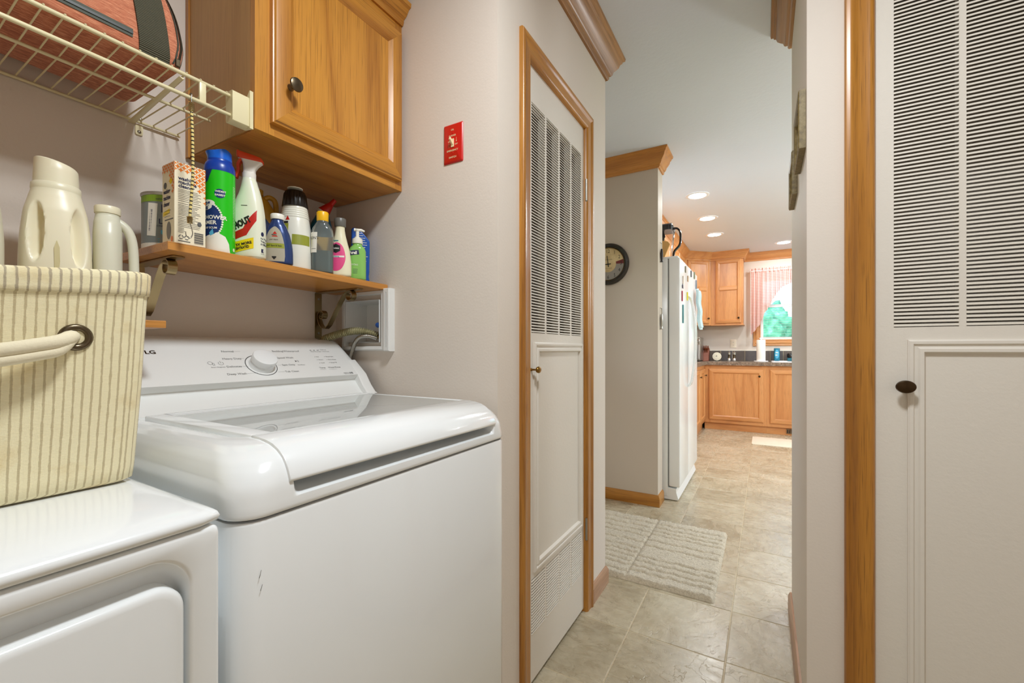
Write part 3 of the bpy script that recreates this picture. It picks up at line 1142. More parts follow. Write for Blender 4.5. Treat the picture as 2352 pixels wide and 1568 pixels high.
# ------------------------------------------------------------------ fabric basket on the dryer
t = NT('striped_canvas')
uv = t.n('UVMap').outputs[0]
sep = t.n('SeparateXYZ', {'Vector': uv})
wob = t.noise(t.n('Mapping', {'Vector': uv, 'Scale': (200, 60, 1)}).outputs[0], 1.0, 4, 0.7)
wob2 = t.noise(t.n('Mapping', {'Vector': uv, 'Scale': (16, 6, 1)}).outputs[0], 1.0, 2)
fr = t.math('FRACT', t.math('ADD', t.math('DIVIDE', sep.outputs[0], 0.0090), t.math('MULTIPLY', wob2, 0.25)))
st = t.math('ABSOLUTE', t.math('SUBTRACT', fr, 0.5))
st = t.math('SUBTRACT', 0.17, t.math('ADD', st, t.math('MULTIPLY', t.math('SUBTRACT', wob, 0.5), 0.34)))
mk = t.ramp(t.math('MULTIPLY', st, 9.0), [(0.0, (0, 0, 0)), (0.8, (1, 1, 1))])
stain = t.noise(t.coords((1, 1, 1)), 13, 4, 0.6)
base = t.mix(t.ramp(stain, [(0.52, (0, 0, 0)), (0.75, (1, 1, 1))]), lin((234, 224, 186)), lin((214, 190, 136)))
hem = t.ramp(sep.outputs[1], [(0.254, (0, 0, 0)), (0.257, (1, 1, 1))])
stripe = t.mix(hem, lin((176, 158, 118)), lin((148, 134, 116)))
weave = t.n('TexWave', {'Vector': uv, 'Scale': 190.0, 'Distortion': 0.6}, bands_direction='Y').outputs[0]
t.set(color=t.mix(t.math('MULTIPLY', mk, 0.72), base, stripe), rough=0.9, normal=t.bump(t.math('ADD', t.math('MULTIPLY', weave, 0.5), wob), 0.35, 0.0012), sheen=0.2)
M_canvas = t.m
BZ = DZ + .0015
BH = .284
bx0, bx1, by0, by1 = -1.036, -0.752, -0.075, 0.2580


def bloop(h, e, n=96, puff=0.0):
    L = dense([(a, b, BZ + h) for a, b in rrect(bx0 - e, by0 - e, bx1 + e, by1 + e * 1.05, .020, 6)], n)
    out = []
    for x, y, z in L:
        k = sin(pi * min(1, h / BH))
        bul = puff * k * sin(23 * y + 5 * x) * .5
        sagz = -.006 * (h / BH) ** 3 * (1 + sin(17 * y))
        out.append((x + (bul if x > bx1 - .01 else 0), y, z + sagz))
    return out


basket = thing('storage_basket', ((bx0 + bx1) / 2, (by0 + by1) / 2, BZ), 'cream striped canvas basket with a rope handle on the dryer', 'basket')


def uv_loft(name, loops, mat, parent, heights, closed=True, solid=0.0):
    n = len(loops[0])
    mb = MB()
    mb.loops(loops, False, False)
    o = mb.build(name, mat, parent, smooth=60, solid=solid, recalc=False)
    uvl = o.data.uv_layers.new(name='UVMap')
    ref = loops[len(loops) // 2]
    arc = [0.0]
    for i in range(n):
        arc.append(arc[-1] + (Vector(ref[(i + 1) % n]) - Vector(ref[i])).length)
    for p in o.data.polygons:
        for li in p.loop_indices:
            vi = o.data.loops[li].vertex_index
            i, j = vi % n, vi // n
            u = arc[i]
            if i == 0 and any(o.data.loops[q].vertex_index % n == n - 1 for q in p.loop_indices):
                u = arc[n]
            uvl.data[li].uv = (u, heights[j])
    return o


hs = [0, .004, .02, .05, .09, .13, .17, .21, .245, .2535, .2545, .262, .275, .283, .286]
es = [-.006, 0, .0015, .003, .005, .007, .0085, .010, .0115, .012, .0138, .0145, .015, .015, .0125]
loops = [bloop(h, e, 120, .0035) for h, e in zip(hs, es)]
hi = [.283, .25, .18, .10, .02]
ei = [.0105, .0085, .005, .001, -.003]
loops2 = loops + [bloop(h, e, 120, .0035) for h, e in zip(hi, ei)]
uv_loft('canvas_body', loops2, M_canvas, basket, hs + [.27] + hi[1:])
MB().loops([bloop(.002, -.006, 60), bloop(.006, -.006, 60)]).build('base_board', M_cream, basket, smooth=0)
GY, GZ, GX = 0.1925, 1.1000, bx1 + .0085
for yy in (GY, 2 * (by0 + by1) / 2 - GY):
    mb = MB()
    mb.torus((GX + .0015, yy, GZ), .0125, .0042, 'x', 36, 10)
    mb.build('grommet', M_pewter, basket, smooth=60)
y2 = by0 + by1 - GY
t = NT('cotton_rope')
v = t.coords((1, 1, 1))
t.set(color=lin((222, 212, 184)), rough=0.85, normal=t.bump(t.noise(v, 350, 3), 0.4, 0.001))
M_rope = t.m
mb = MB()
pth = spline([(GX - .012, GY - .002, GZ), (GX + .006, GY - .006, GZ), (GX + .020, GY - .028, GZ - .008), (GX + .028, (GY + y2) / 2, GZ - .020), (GX + .020, y2 + .028, GZ - .010), (GX + .006, y2 + .006, GZ), (GX - .012, y2 + .002, GZ)], 8)
mb.tube(pth, .0082, 12)
mb.build('handle', M_rope, basket, smooth=60)
mb = MB()
mb.tube([(a, b, c - .0115 * min(1, abs(b - GY) / .02) * min(1, abs(b - y2) / .02)) for a, b, c in pth[4:-4]], .0066, 12)
mb.build('handle', M_rope, basket, smooth=60)

# ------------------------------------------------------------------ oak shelf over the washer, with its scroll brackets
SX = -1.060
zs = lambda y: 1.3085 - 0.0223 * (y - 0.413)
shelf = thing('wall_shelf', (-1.19, .715, 1.284), 'oak board shelf full of cleaning bottles under the cabinet', 'shelf')
mb = MB()
y0, y1 = .413, YS - .003
mb.add([(XB + .001, y0, zs(y0) - .018), (SX, y0, zs(y0) - .018), (SX, y1, zs(y1) - .018), (XB + .001, y1, zs(y1) - .018),
        (XB + .001, y0, zs(y0)), (SX, y0, zs(y0)), (SX, y1, zs(y1)), (XB + .001, y1, zs(y1))],
       [(0, 3, 2, 1), (4, 5, 6, 7), (0, 1, 5, 4), (1, 2, 6, 5), (2, 3, 7, 6), (3, 0, 4, 7)])
mb.build('board', OAKD['y'], shelf, smooth=0, bevel=.0015)


def scroll(cx, cz, r0, a0, a1, n=26, r1=None):
    return [(cx + (r0 + ((r1 or r0) - r0) * i / n) * cos(radians(a0 + (a1 - a0) * i / n)), cz + (r0 + ((r1 or r0) - r0) * i / n) * sin(radians(a0 + (a1 - a0) * i / n))) for i in range(n + 1)]


for y in (.452, .944):
    zt = zs(y) - .0185
    br = thing('shelf_bracket', (XB, y, zt - .155), 'brass scroll bracket under the %s end of the oak shelf' % ('near' if y < .6 else 'far'), 'bracket', 'scroll brackets of the oak shelf')
    mb = MB()
    mb.loops([[(XB + w, a, b) for a, b in rrect(y - .0125, zt - .157, y + .0125, zt - .0005, .006, 4)] for w in (.0005, .0035)])
    mb.loops([[(a, b, zt - w) for a, b in rrect(XB + .002, y - .0125, SX - .045, y + .0125, .006, 4)] for w in (.0035, .0005)])
    mb.build('wall_plate', M_bracket, br, smooth=0)
    dz = zt - 1.2785
    p = scroll(XB + .026, 1.199 + dz, .006, -200, 90, 24, .0165)             # curl by the wall
    p += scroll(XB + .030, 1.194 + dz, .0222, 105, 200, 8)[1:]
    p += [(XB + .016, 1.172 + dz), (XB + .028, 1.158 + dz), (XB + .046, 1.155 + dz), (XB + .062, 1.166 + dz), (XB + .086, 1.197 + dz), (XB + .115, 1.236 + dz), (XB + .138, 1.263 + dz), (XB + .155, 1.2735 + dz)]
    p += scroll(XB + .166, 1.2575 + dz, .0175, 105, -215, 30, .0125)
    mb = MB()
    mb.tube([(a, y, b) for a, b in p], 1, flat=(.0011, .009), up=(0, 1, 0))
    mb.build('scroll_strap', M_bracket, br, smooth=50)
    for z in (zt - .022, zt - .138):
        MB().lathe((XB + .0035, y, z), [(.0045, 0), (.0038, .002), (.001, .0026)], 'x', 12).build('screw', M_steel, br, smooth=50)

LZ0 = 1.1435
tag(MB().box(XB + .001, -.55, LZ0 - .015, SX, .4105, LZ0).build('lower_shelf', OAKD['y'], smooth=0, bevel=.0015),
    'lower oak shelf board behind the striped basket', 'shelf')


# ------------------------------------------------------------------ jugs on the lower shelf
def jug_loft(name, parent, b, H, dents, mat, seg=128, n=90, cap1=True):
    mb = MB()
    L = []
    for j in range(n + 1):
        h = H * j / n
        ringp = []
        for i in range(seg):
            th = 2 * pi * i / seg
            w = 0.0
            if cos(th) > -0.1:
                ru = b.sec(h)[0]
                u = ru * sin(th)
                for u0, v0, du, dv_, dep in dents:
                    q = ((u - u0) / du) ** 2 + ((h - v0) / dv_) ** 2
                    if q < 1:
                        k = min(1.0, (1 - q) * 1.2)
                        w -= dep * k * k * (3 - 2 * k) * min(1.0, max(0, cos(th)) * 2)
            ringp.append(b.pt(th, h, w))
        L.append(ringp)
    mb.loops(L, True, cap1)
    return mb.build(name, mat, parent, smooth=60)


x, y = -1.150, .272
a = atan2(-y, -x)
j1 = thing('detergent_jug', (x, y, LZ0), 'tall cream jug with a slant-topped cap and two finger grips in the basket row', 'jug', 'laundry jugs behind the basket')
b = Bottle(x, y, LZ0 + .0005, a, _cr([(0, .044, .044, 2.6, 0), (.006, .048, .048, 2.6, 0), (.10, .0485, .048, 2.6, 0), (.15, .0465, .046, 2.5, 0), (.195, .042, .042, 2.4, 0), (.222, .036, .036, 2.2, 0), (.236, .0330, .0330, 2.0, 0)], 6))
jug_loft('jug_body', j1, b, .236, [(-.023, .152, .0125, .058, .020), (.027, .146, .0135, .062, .018)], M_cream)
mb = MB()
cs = [(.0332, .234), (.0338, .238), (.0333, .246), (.0315, .248)]
mb.loops([[(x + r * cos(2 * pi * i / 48), y + r * sin(2 * pi * i / 48), LZ0 + h) for i in range(48)] for r, h in cs])
mb.build('collar', M_cream, j1, smooth=40)
mb = MB()
ca, sa = cos(a), sin(a)
L = []
for r, h in ((.0308, .246), (.0305, .258), (.0298, .272), (.0292, 0), (.0275, 1), (.020, 2)):
    row = []
    for i in range(48):
        th = 2 * pi * i / 48
        dx, dy = r * cos(th), r * sin(th)
        lat = -dx * sa + dy * ca
        hh = h if 0 < h < .5 else (.2880 - lat * .24 - .05 * max(0, abs(lat) - .02) + {0: -.002, 1: 0, 2: .0008}[h])
        row.append((x + dx, y + dy, LZ0 + hh))
    L.append(row)
mb.loops(L)
mb.build('cap', M_cream, j1, smooth=40)
mb = MB()
put_poly(mb, [(-.0022, .012), (.0022, .012), (.0025, .07), (.0045, .10), (.0040, .125), (.0005, .138), (-.0030, .124), (-.0022, .08)], b.fn, .0008, .004)
mb.build('view_stripe', plain('jug_stripe', (208, 196, 150), 0.4), j1, smooth=60)
# jug half out of the frame: the same jug, a paler one
j0 = thing('detergent_jug', (-1.135, .158, LZ0), 'milky jug cut by the left picture edge, beside the cream jug', 'jug', 'laundry jugs behind the basket')
b = Bottle(-1.135, .158, LZ0 + .0005, atan2(-.158, 1.135), _cr([(0, .042, .045, 2.6, 0), (.006, .046, .048, 2.6, 0), (.12, .046, .048, 2.6, 0), (.18, .042, .044, 2.4, 0), (.215, .034, .036, 2.1, 0), (.232, .024, .024, 2, 0), (.238, .022, .022, 2, 0)], 6))
jug_loft('jug_body', j0, b, .238, [(-.02, .13, .014, .05, .014)], M_cream2)
MB().lathe((-1.135, .158, LZ0 + .238), [(.027, 0), (.027, .026), (.024, .029)], 'z', 32).build('cap', M_cream, j0, smooth=40)

x, y = -1.150, .3455
a = atan2(-y, -x)
j2 = thing('powder_jug', (x, y, LZ0), 'small milky plastic jug with a loop handle and flat round cap', 'jug', 'laundry jugs behind the basket')
b = Bottle(x, y, LZ0 + .0005, a, _cr([(0, .020, .036, 2.4, 0), (.005, .0225, .040, 2.4, 0), (.12, .0225, .040, 2.4, 0), (.17, .0225, .036, 2.3, 0), (.195, .0210, .028, 2.2, 0), (.208, .019, .019, 2, 0), (.214, .0185, .0185, 2, 0)], 6))
b.body('jug_body', M_cream2, j2, smooth=60)
rt = (-sin(a), cos(a))
mb = MB()
pth = spline([(.006, .203), (.020, .198), (.032, .183), (.0385, .155), (.0405, .10), (.0405, .05), (.034, .012), (.014, .010)], 6)
mb.tube([(x + rt[0] * o, y + rt[1] * o, LZ0 + h) for o, h in pth], .0085, 14)
mb.build('handle', M_cream2, j2, smooth=60)
MB().lathe((x, y, LZ0 + .2145), [(.0200, 0), (.0204, .002), (.0204, .012), (.0192, .0145), (.008, .015)], 'z', 36).build('cap', M_cream, j2, smooth=40)

# ------------------------------------------------------------------ wire shelf
WZ = 1.638
wf = -1.021
ws = thing('wire_shelf', (-1.16, .05, 1.60), 'almond coated wire shelf on the wall under the red bag', 'shelf')
for nm, xx, zz, r, ye in (('back_rod', -1.309, 1.635, .0032, .5370), ('middle_rod', -1.155, 1.6345, .0032, .5360), ('front_rail', wf, 1.6450, .0040, .5180), ('lower_rail', wf + .002, 1.6015, .0040, .5180)):
    MB().lathe((xx, -.42, zz), [(r * .5, 0), (r, .002), (r, ye + .418), (r * .5, ye + .42)], 'y', 12).build(nm, M_wire, ws, smooth=50)
mb = MB()
mb.tube([(-1.3085, .5305, 1.6392), (-1.155, .5305, 1.6392), (-1.026, .5305, 1.6470), (-1.0195, .5305, 1.6497), (-1.0165, .5305, 1.6480)], .0015, 8)
w0 = mb.build('deck_wire', M_wire, ws, smooth=60)
for i in range(1, 37):
    clone(w0, ws, (0, -.0254 * i, 0))
mb = MB()
mb.loops([[(xx, yy, zz) for xx, zz in rrect(-1.0365 - d, 1.588 + d * .4, -1.0080, 1.6555, .004, 3)] for yy, d in ((.512, 0), (.5145, -.001), (.5520, -.001))])
mb.prism([(-1.0365, 1.6555), (-1.020, 1.6560), (-1.0080, 1.6700), (-1.0050, 1.6700), (-1.0050, 1.5850), (-1.0365, 1.5900)], 'y', .5475, .5550)
mb.build('end_bracket', M_wire, ws, smooth=30)
MB().box(wf - .003, .452, 1.6020, wf + .0035, .465, 1.6470).build('rail_clip', M_wire, ws, smooth=30, bevel=.002)
mb = MB()
mb.add([(-1.315, .434, 1.6285), (wf, .423, 1.6335), (wf, .424, 1.6335), (-1.315, .442, 1.6285), (-1.315, .432, 1.6310), (wf, .417, 1.6365), (wf, .427, 1.6365), (-1.315, .446, 1.6310)],
       [(0, 1, 2, 3), (4, 7, 6, 5), (0, 4, 5, 1), (1, 5, 6, 2), (2, 6, 7, 3), (3, 7, 4, 0)])
mb.build('support_brace', M_wire, ws, smooth=0)
mb = MB()
mb.loops([[(XB + w, p, q) for p, q in rrect(.446, 1.606, .461, 1.630, .004, 3)] for w in (.0005, .004)])
mb.build('wall_clip', M_wire, ws, smooth=30)
for yy, zz in ((.4535, 1.6135), (.4560, 1.6450)):
    MB().lathe((XB + .004, yy, zz), [(.0042, -.0035), (.0042, 0), (.003, .002), (.0005, .0025)], 'x', 14).build('screw', M_steel, ws, smooth=50)

# ------------------------------------------------------------------ red travel bag on the wire shelf
t = NT('heather_red')
v1 = t.coords((60, 9, 160))
h1 = t.noise(v1, 6.0, 3, 0.7)
v2 = t.coords((9, 60, 160))
col = t.ramp(h1, [(0.30, lin((146, 78, 54))), (0.5, lin((192, 114, 82))), (0.72, lin((228, 166, 128)))])
t.set(color=col, rough=0.9, normal=t.bump(t.noise(t.coords((1, 1, 1)), 700, 2), 0.35, 0.0008), sheen=0.15)
M_red = t.m
t = NT('webbing')
wv = t.n('TexWave', {'Vector': t.coords((1, 1, 1)), 'Scale': 95.0}, bands_direction='Z').outputs[0]
t.set(color=t.mix(wv, lin((52, 50, 38)), lin((92, 88, 66))), rough=0.8, normal=t.bump(wv, 0.8, 0.0015))
M_web = t.m
M_zip = plain('zipper_tape', (78, 82, 72), 0.7)
M_zipt = plain('zipper_teeth', (40, 44, 38), 0.4)
bag = thing('travel_bag', (-1.15, .15, 1.652), 'heathered red fabric bag with dark webbing strap on the wire shelf', 'bag')
bsec = [(.0000, -1.264, -1.042, -.080, .414, .016), (.006, -1.274, -1.033, -.095, .426, .020), (.020, -1.277, -1.029, -.10, .432, .026), (.06, -1.279, -1.028, -.10, .437, .034), (.13, -1.277, -1.034, -.09, .424, .042),
        (.20, -1.264, -1.054, -.07, .388, .05), (.26, -1.24, -1.085, -.04, .340, .05), (.29, -1.21, -1.12, -.01, .30, .04)]
bs = _cr(bsec, 6)
BGZ = 1.6515


def bagx(h):
    for p, q in zip(bs, bs[1:]):
        if p[0] <= h <= q[0]:
            k = (h - p[0]) / (q[0] - p[0])
            return [s + (r - s) * k for s, r in zip(p, q)]
    return bs[-1]


mb = MB()
mb.loops([[(px_, py_, BGZ + r[0] + .003 * sin(31 * py_ + 9 * px_) * (1 if r[0] > .02 else 0)) for px_, py_ in rrect(r[1], r[3], r[2], r[4], max(.01, r[5]), 8)] for r in bs])
mb.build('bag_body', M_red, bag, smooth=60)


def on_front(y, h, o):
    r = bagx(h)
    x = r[2]
    rad = r[5]
    k = y - (r[4] - rad)
    if k > 0:
        x -= rad - sqrt(max(0, rad * rad - k * k))
    return (x + o, y, BGZ + h)


def band(mb, pts, width_vec, o0, o1):
    """ribbon lying on the bag's front; pts (y,h), width vector (dy,dh)"""
    A, B, C_, D = [], [], [], []
    for yy, h in pts:
        a_, b_ = (yy - width_vec[0], h - width_vec[1]), (yy + width_vec[0], h + width_vec[1])
        A.append(on_front(*a_, o0)); B.append(on_front(*b_, o0)); C_.append(on_front(*b_, o1)); D.append(on_front(*a_, o1))
    mb.loops([list(q) for q in zip(A, B, C_, D)])


mb = MB()
band(mb, [(-.06 + .0405 * i, .0265 + .0002 * i) for i in range(11)], (0, .0075), -.002, .0015)
mb.build('zipper_tape', M_zip, bag, smooth=40)
mb = MB()
band(mb, [(-.06 + .0405 * i, .0265 + .0002 * i) for i in range(11)], (0, .0022), 0, .0030)
mb.build('zipper', M_zipt, bag, smooth=40)
mb = MB()
band(mb, [(.381 - .085 * h - .30 * h * h, h) for h in [.004 + .0118 * i for i in range(23)]], (.0245, 0), -.002, .0030)
mb.build('strap', M_web, bag, smooth=40)
zp = [(bagx(h)[4] - .0105 - .01 * h, h) for h in [.010 + .0118 * i for i in range(22)]]
mb = MB()
band(mb, zp, (.0085, 0), -.002, .0018)
mb.build('zipper_tape', M_zip, bag, smooth=40)
mb = MB()
band(mb, zp, (.0024, 0), 0, .0032)
mb.build('zipper', M_zipt, bag, smooth=40)
p = on_front(bagx(.012)[4] - .011, .012, .0035)
MB().box(p[0] - .002, p[1] - .004, p[2] - .006, p[0] + .004, p[1] + .004, p[2] + .010).build('zipper_pull', M_pewter, bag, smooth=0, bevel=.0015)

# ------------------------------------------------------------------ bungee cord on the lower rail
bx_, by_ = wf + .0062, .437
bc = thing('bungee_cord', (bx_, by_, 1.318), 'yellow and black bungee cord hanging by its hook from the wire shelf', 'cord')
t = NT('bungee_weave')
v = t.coords((1, 1, 1))
ck = t.n('TexChecker', {'Vector': t.n('Mapping', {'Vector': v, 'Rotation': (0, 0.0, .8)}).outputs[0], 'Scale': 300.0})
t.set(color=t.mix(t.n('Math', {0: t.n('TexWave', {'Vector': v, 'Scale': 38.0, 'Distortion': 0.0}, bands_direction='Z').outputs[0], 1: 0.74}, operation='GREATER_THAN').outputs[0], lin((226, 206, 132)), lin((34, 30, 24))), rough=0.7)
M_bungee = t.m
mb = MB()
pth = spline([(bx_, by_ - .001, 1.578), (bx_ + .001, by_ + .0005, 1.52), (bx_ + .001, by_ + .001, 1.45), (bx_, by_ - .001, 1.40), (bx_ - .001, by_ - .0035, 1.356)], 6)
mb.tube(pth, .0026, 10)
mb.build('cord', M_bungee, bc, smooth=60)
for z0, z1, yy in ((1.574, 1.590, by_ - .001), (1.356, 1.342, by_ - .004)):
    mb = MB()
    zt = [z0 + (z1 - z0) * i / 12 for i in range(13)]
    mb.lathe((bx_, yy, 0), [(.0035 + (.0024 if i % 2 else .0010) * (1 - .4 * i / 12), z) for i, z in enumerate(zt)], 'z', 14)
    mb.build('coil', M_bracket, bc, smooth=30)
mb = MB()
mb.tube(spline([(bx_, by_ - .001, 1.588), (bx_, by_ - .001, 1.600), (bx_ - .001, by_, 1.6085), (bx_ - .0062, by_, 1.6115), (bx_ - .0115, by_, 1.606), (bx_ - .012, by_, 1.598)], 5), .0011, 8)
mb.build('hook', M_steel, bc, smooth=60)
mb = MB()
mb.tube(spline([(bx_, by_ - .004, 1.344), (bx_, by_ - .001, 1.334), (bx_, by_ + .001, 1.322), (bx_, by_ - .003, 1.3125), (bx_, by_ - .010, 1.3155), (bx_, by_ - .0115, 1.324)], 5), .0010, 8)
mb.build('hook', M_steel, bc, smooth=60)

# ------------------------------------------------------------------ valve box and hoses
vb = thing('valve_box', (-1.15, YS, 1.079), 'white recessed washer valve box in the side wall', 'valve box')
fv = lambda u, v, w: (u, YS - w, v)
mb = MB()
x0, z0, x1, z1 = BOX
mb.sweep([(0, 0), (0, .014), (.004, .019), (.0135, .019), (.0145, .016), (.0145, 0)], (-1.268, 1.081, -1.0600, 1.280), fv)
mb.sweep([(.0, 0), (0, .022), (.003, .025), (.0125, .025), (.013, .016), (.013, .0)], (-1.0605, 1.079, -1.0325, 1.281), fv)
mb.build('frame', M_wtext, vb, smooth=30)
mb = MB()
d = .074
P = [fv(x0, z0, .016), fv(x1, z0, .016), fv(x1, z1, .016), fv(x0, z1, .016)]
Q = [fv(x0 + .004, z0 + .004, -d), fv(x1 - .004, z0 + .004, -d), fv(x1 - .004, z1 - .004, -d), fv(x0 + .004, z1 - .004, -d)]
mb.add(P + Q, [(0, 1, 5, 4), (1, 2, 6, 5), (2, 3, 7, 6), (3, 0, 4, 7), (4, 5, 6, 7)])
mb.build('recess', M_wtext, vb, smooth=0)
MB().lathe((-1.106, YS - .006, 1.165), [(.008, 0), (.009, .004), (.009, .012), (.005, .014)], 'x', 14).build('valve_handle', plain('blue_valve', (40, 84, 160), 0.4), vb, smooth=40)
MB().lathe((-1.112, YS + .012, 1.128), [(.0105, 0), (.0105, .02)], 'x', 16).build('valve_stub', M_brass, vb, smooth=40)


def ribbed(name, pts, r, amp, pitch, mat, label, cat='hose'):
    P = spline(pts, 60)
    out, rad, s = [], [], 0.0
    for i, p in enumerate(P):
        if i:
            s += (Vector(p) - Vector(P[i - 1])).length
        out.append(p)
        rad.append(r + amp * sin(2 * pi * s / pitch))
    mb = MB()
    mb.tube(out, rad, 14)
    return tag(mb.build(name, mat, smooth=60), label, cat)


t = NT('olive_corrugated')
t.set(color=lin((166, 160, 122)), rough=0.35, metal=0.35)
ribbed('drain_hose', [(-1.118, YS + .012, 1.130), (-1.135, YS - .012, 1.140), (-1.165, YS - .036, 1.146), (-1.20, YS - .052, 1.142), (-1.245, YS - .070, 1.130), (-1.285, YS - .085, 1.110), (-1.3035, YS - .09, 1.06), (-1.3035, YS - .09, .95)],
       .0110, .0022, .0062, t.m, 'thick corrugated hose curving from the valve box behind the washer')
ribbed('supply_hose', [(-1.105, YS - .008, 1.120), (-1.125, YS - .026, 1.128), (-1.155, YS - .036, 1.124), (-1.185, YS - .030, 1.106), (-1.208, YS - .021, 1.082), (-1.232, YS - .0165, 1.04), (-1.25, YS - .0165, .98)],
       .0066, .0004, .0024, M_steel, 'thin braided steel hose bending from the valve box past the washer')

# ------------------------------------------------------------------ red emergency switch
fs = lambda u, v, w=0.0: (-.7925 + u, YS - w, 1.6915 + v)
sw = thing('emergency_switch', (-.7925, YS, 1.634), 'red oil burner emergency switch plate with a cream toggle', 'switch')
M_redp = plain('red_plastic', (200, 26, 18), 0.32)
mb = MB()
mb.loops([[fs(a, b, w) for a, b in rrect(-.035 + e, -.0575 + e, .035 - e, .0575 - e, .003, 4)] for e, w in ((0, .0004), (0, .002), (.002, .0042), (.005, .0058))])
mb.build('plate', M_redp, sw, smooth=30)
M_almond = plain('almond_toggle', (236, 222, 178), 0.35)
mb = MB()
mb.box(*fs(-.0052, -.0122, .0056), *fs(.0052, .0122, .0078))
A = [fs(-.0034, -.008, .0070), fs(.0034, -.008, .0070), fs(.0034, .004, .0070), fs(-.0034, .004, .0070)]
B = [fs(-.0026, .0055, .0215), fs(.0026, .0055, .0215), fs(.0026, .0125, .0190), fs(-.0026, .0125, .0190)]
mb.loops([A, B])
mb.build('toggle', M_almond, sw, smooth=0, bevel=.0008)
for v in (.0300, -.0300):
    MB().lathe(fs(0, v, .0056), [(.0032, 0), (.0028, -.0011), (.0004, -.0013)], 'y', 14).build('screw', M_redp, sw, smooth=40)
mb = MB()
ft = lambda u, v, w=0.0: fs(u, v, .0062 + w)
put_text(mb, 'OIL', .0072, ft, 0, .0365, 'CENTER', bold=.015)
put_text(mb, 'BURNER', .0068, ft, 0, .0195, 'CENTER', bold=.015)
put_text(mb, 'ON', .0060, ft, -.0125, .0035, 'CENTER', bold=.015)
put_text(mb, 'OFF', .0060, ft, .0138, -.0075, 'CENTER', bold=.015)
put_text(mb, 'EMERGENCY', .0072, ft, 0, -.0240, 'CENTER', bold=.015)
put_text(mb, 'SWITCH', .0072, ft, 0, -.0440, 'CENTER', bold=.015)
put_bar(mb, ft, -.0129, -.0120, -.0121, -.0020)
put_poly(mb, [(-.0142, -.0030), (-.0108, -.0030), (-.0125, .0012)], ft)
put_bar(mb, ft, .0134, .0045, .0142, .0140)
put_poly(mb, [(.0121, .0052), (.0155, .0052), (.0138, .0008)], ft)
mb.build('lettering', M_almond, sw, smooth=0)

# ------------------------------------------------------------------ two frames on the right hall wall
t = NT('weathered_gilt')
v = t.coords((1, 1, 1))
t.set(color=t.ramp(t.noise(v, 60, 5, 0.7), [(0.3, lin((88, 72, 42))), (0.5, lin((124, 106, 62))), (0.75, lin((152, 136, 92)))]), rough=0.5)
M_gilt = t.m
M_fdark = plain('frame_underside', (84, 76, 70), 0.6)
M_art = plain('picture_board', (196, 184, 150), 0.6)
for i, (y0, y1, z0, z1) in enumerate(((1.418, 1.627, 1.634, 1.793), (1.764, 1.967, 1.616, 1.765))):
    fr_ = thing('picture_frame', (XR, (y0 + y1) / 2, z0), ('nearer' if i == 0 else 'farther, lower') + ' small gilt-edged frame on the right hall wall', 'picture frame', 'frames on the right hall wall')
    ff = lambda u, v, w: (XR - .0005 - w, u, v)
    MB().sweep([(0, 0), (0, .0150), (.004, .0175), (.016, .0150), (.019, .009), (.019, .004)], (y0, z0, y1, z1), ff, mi_h=0, mi_v=0).build('frame_border', M_gilt, fr_, smooth=25)
    MB().box(XR - .0008, y0 + .016, z0 + .016, XR - .0055, y1 - .016, z1 - .016).build('picture', M_art, fr_, smooth=0)

# ------------------------------------------------------------------ bottles and boxes on the oak shelf
def label_mat(name, c, rough=0.35):
    return plain(name, c, rough)


L_white = label_mat('label_white', (240, 238, 226))
L_green = label_mat('label_green', (30, 196, 20), 0.28)
L_blue = label_mat('label_blue', (14, 62, 160), 0.3)
L_dblue = label_mat('label_deep_blue', (16, 50, 110), 0.3)
L_orange = label_mat('label_orange', (236, 126, 36))
L_red = label_mat('label_red', (196, 34, 24))
L_yellow = label_mat('label_yellow', (244, 214, 20))
L_olive = label_mat('label_olive', (150, 156, 52))
L_pink = label_mat('label_pink', (232, 80, 138))
L_taupe = label_mat('label_taupe', (176, 170, 152))
L_paleg = label_mat('label_pale_green', (206, 220, 176))
L_sky = label_mat('label_sky', (84, 178, 216))
GRP = 'cleaning supplies on the oak shelf'


def lines(mb, fn, u0, u1, v0, v1, n, h=.0007, ragged=.3):
    """rows of print too small to read"""
    for i in range(n):
        v = v0 + (v1 - v0) * i / max(1, n - 1)
        put_bar(mb, fn, u0, v, u1 - (u1 - u0) * ragged * random.random(), v + h, 0, 2)


def item(name, x, y, label, cat='bottle'):
    return thing(name, (x, y, zs(y)), label, cat, GRP), zs(y) + .0006


# --- paint can
x, y = -1.190, .470
o, z = item('paint_can', x, y, 'small grey paint can with a green rim at the left end of the shelf', 'paint can')
b = Bottle(x, y, z, atan2(-y, -x), [(0, .053, .053, 2, 0), (.124, .053, .053, 2, 0)], 48)
b.body('can_body', plain('can_grey', (132, 142, 142), 0.4), o, smooth=40)
MB().lathe((x, y, z), [(.0535, .118), (.0550, .1215), (.0550, .1245), (.0500, .1255), (.049, .1225)], 'z', 48).build('lid_rim', M_steel, o, smooth=40)
f = lambda u, v, w=0.0: b.fn(u, v, w, 1e-6)
mb = MB()
put_bar(mb, f, -.075, .103, .06, .1175, 0, 16)
mb.build('label_band', plain('can_green', (132, 168, 44), 0.4), o, smooth=60)
mb = MB()
put_poly(mb, [(-.048, .028), (-.028, .026), (-.024, .098), (-.044, .100)], f)
put_bar(mb, f, -.075, .0, .05, .012, 0, 16)
mb.build('price_label', L_white, o, smooth=60)
mb = MB()
for i in range(22):
    put_bar(mb, f, -.0435 + .0002 * i, .038 + .0022 * i, -.0385 + .0002 * i, .038 + .0022 * i + (.0014 if i % 3 else .0008))
put_text(mb, 'LTRA', .0155, f, -.0225, .054, bold=.02)
put_text(mb, 'lsp', .026, f, -.019, .0790, 'LEFT')
put_text(mb, 'ONE PAINT + PRIMER', .0060, f, -.026, .0470)
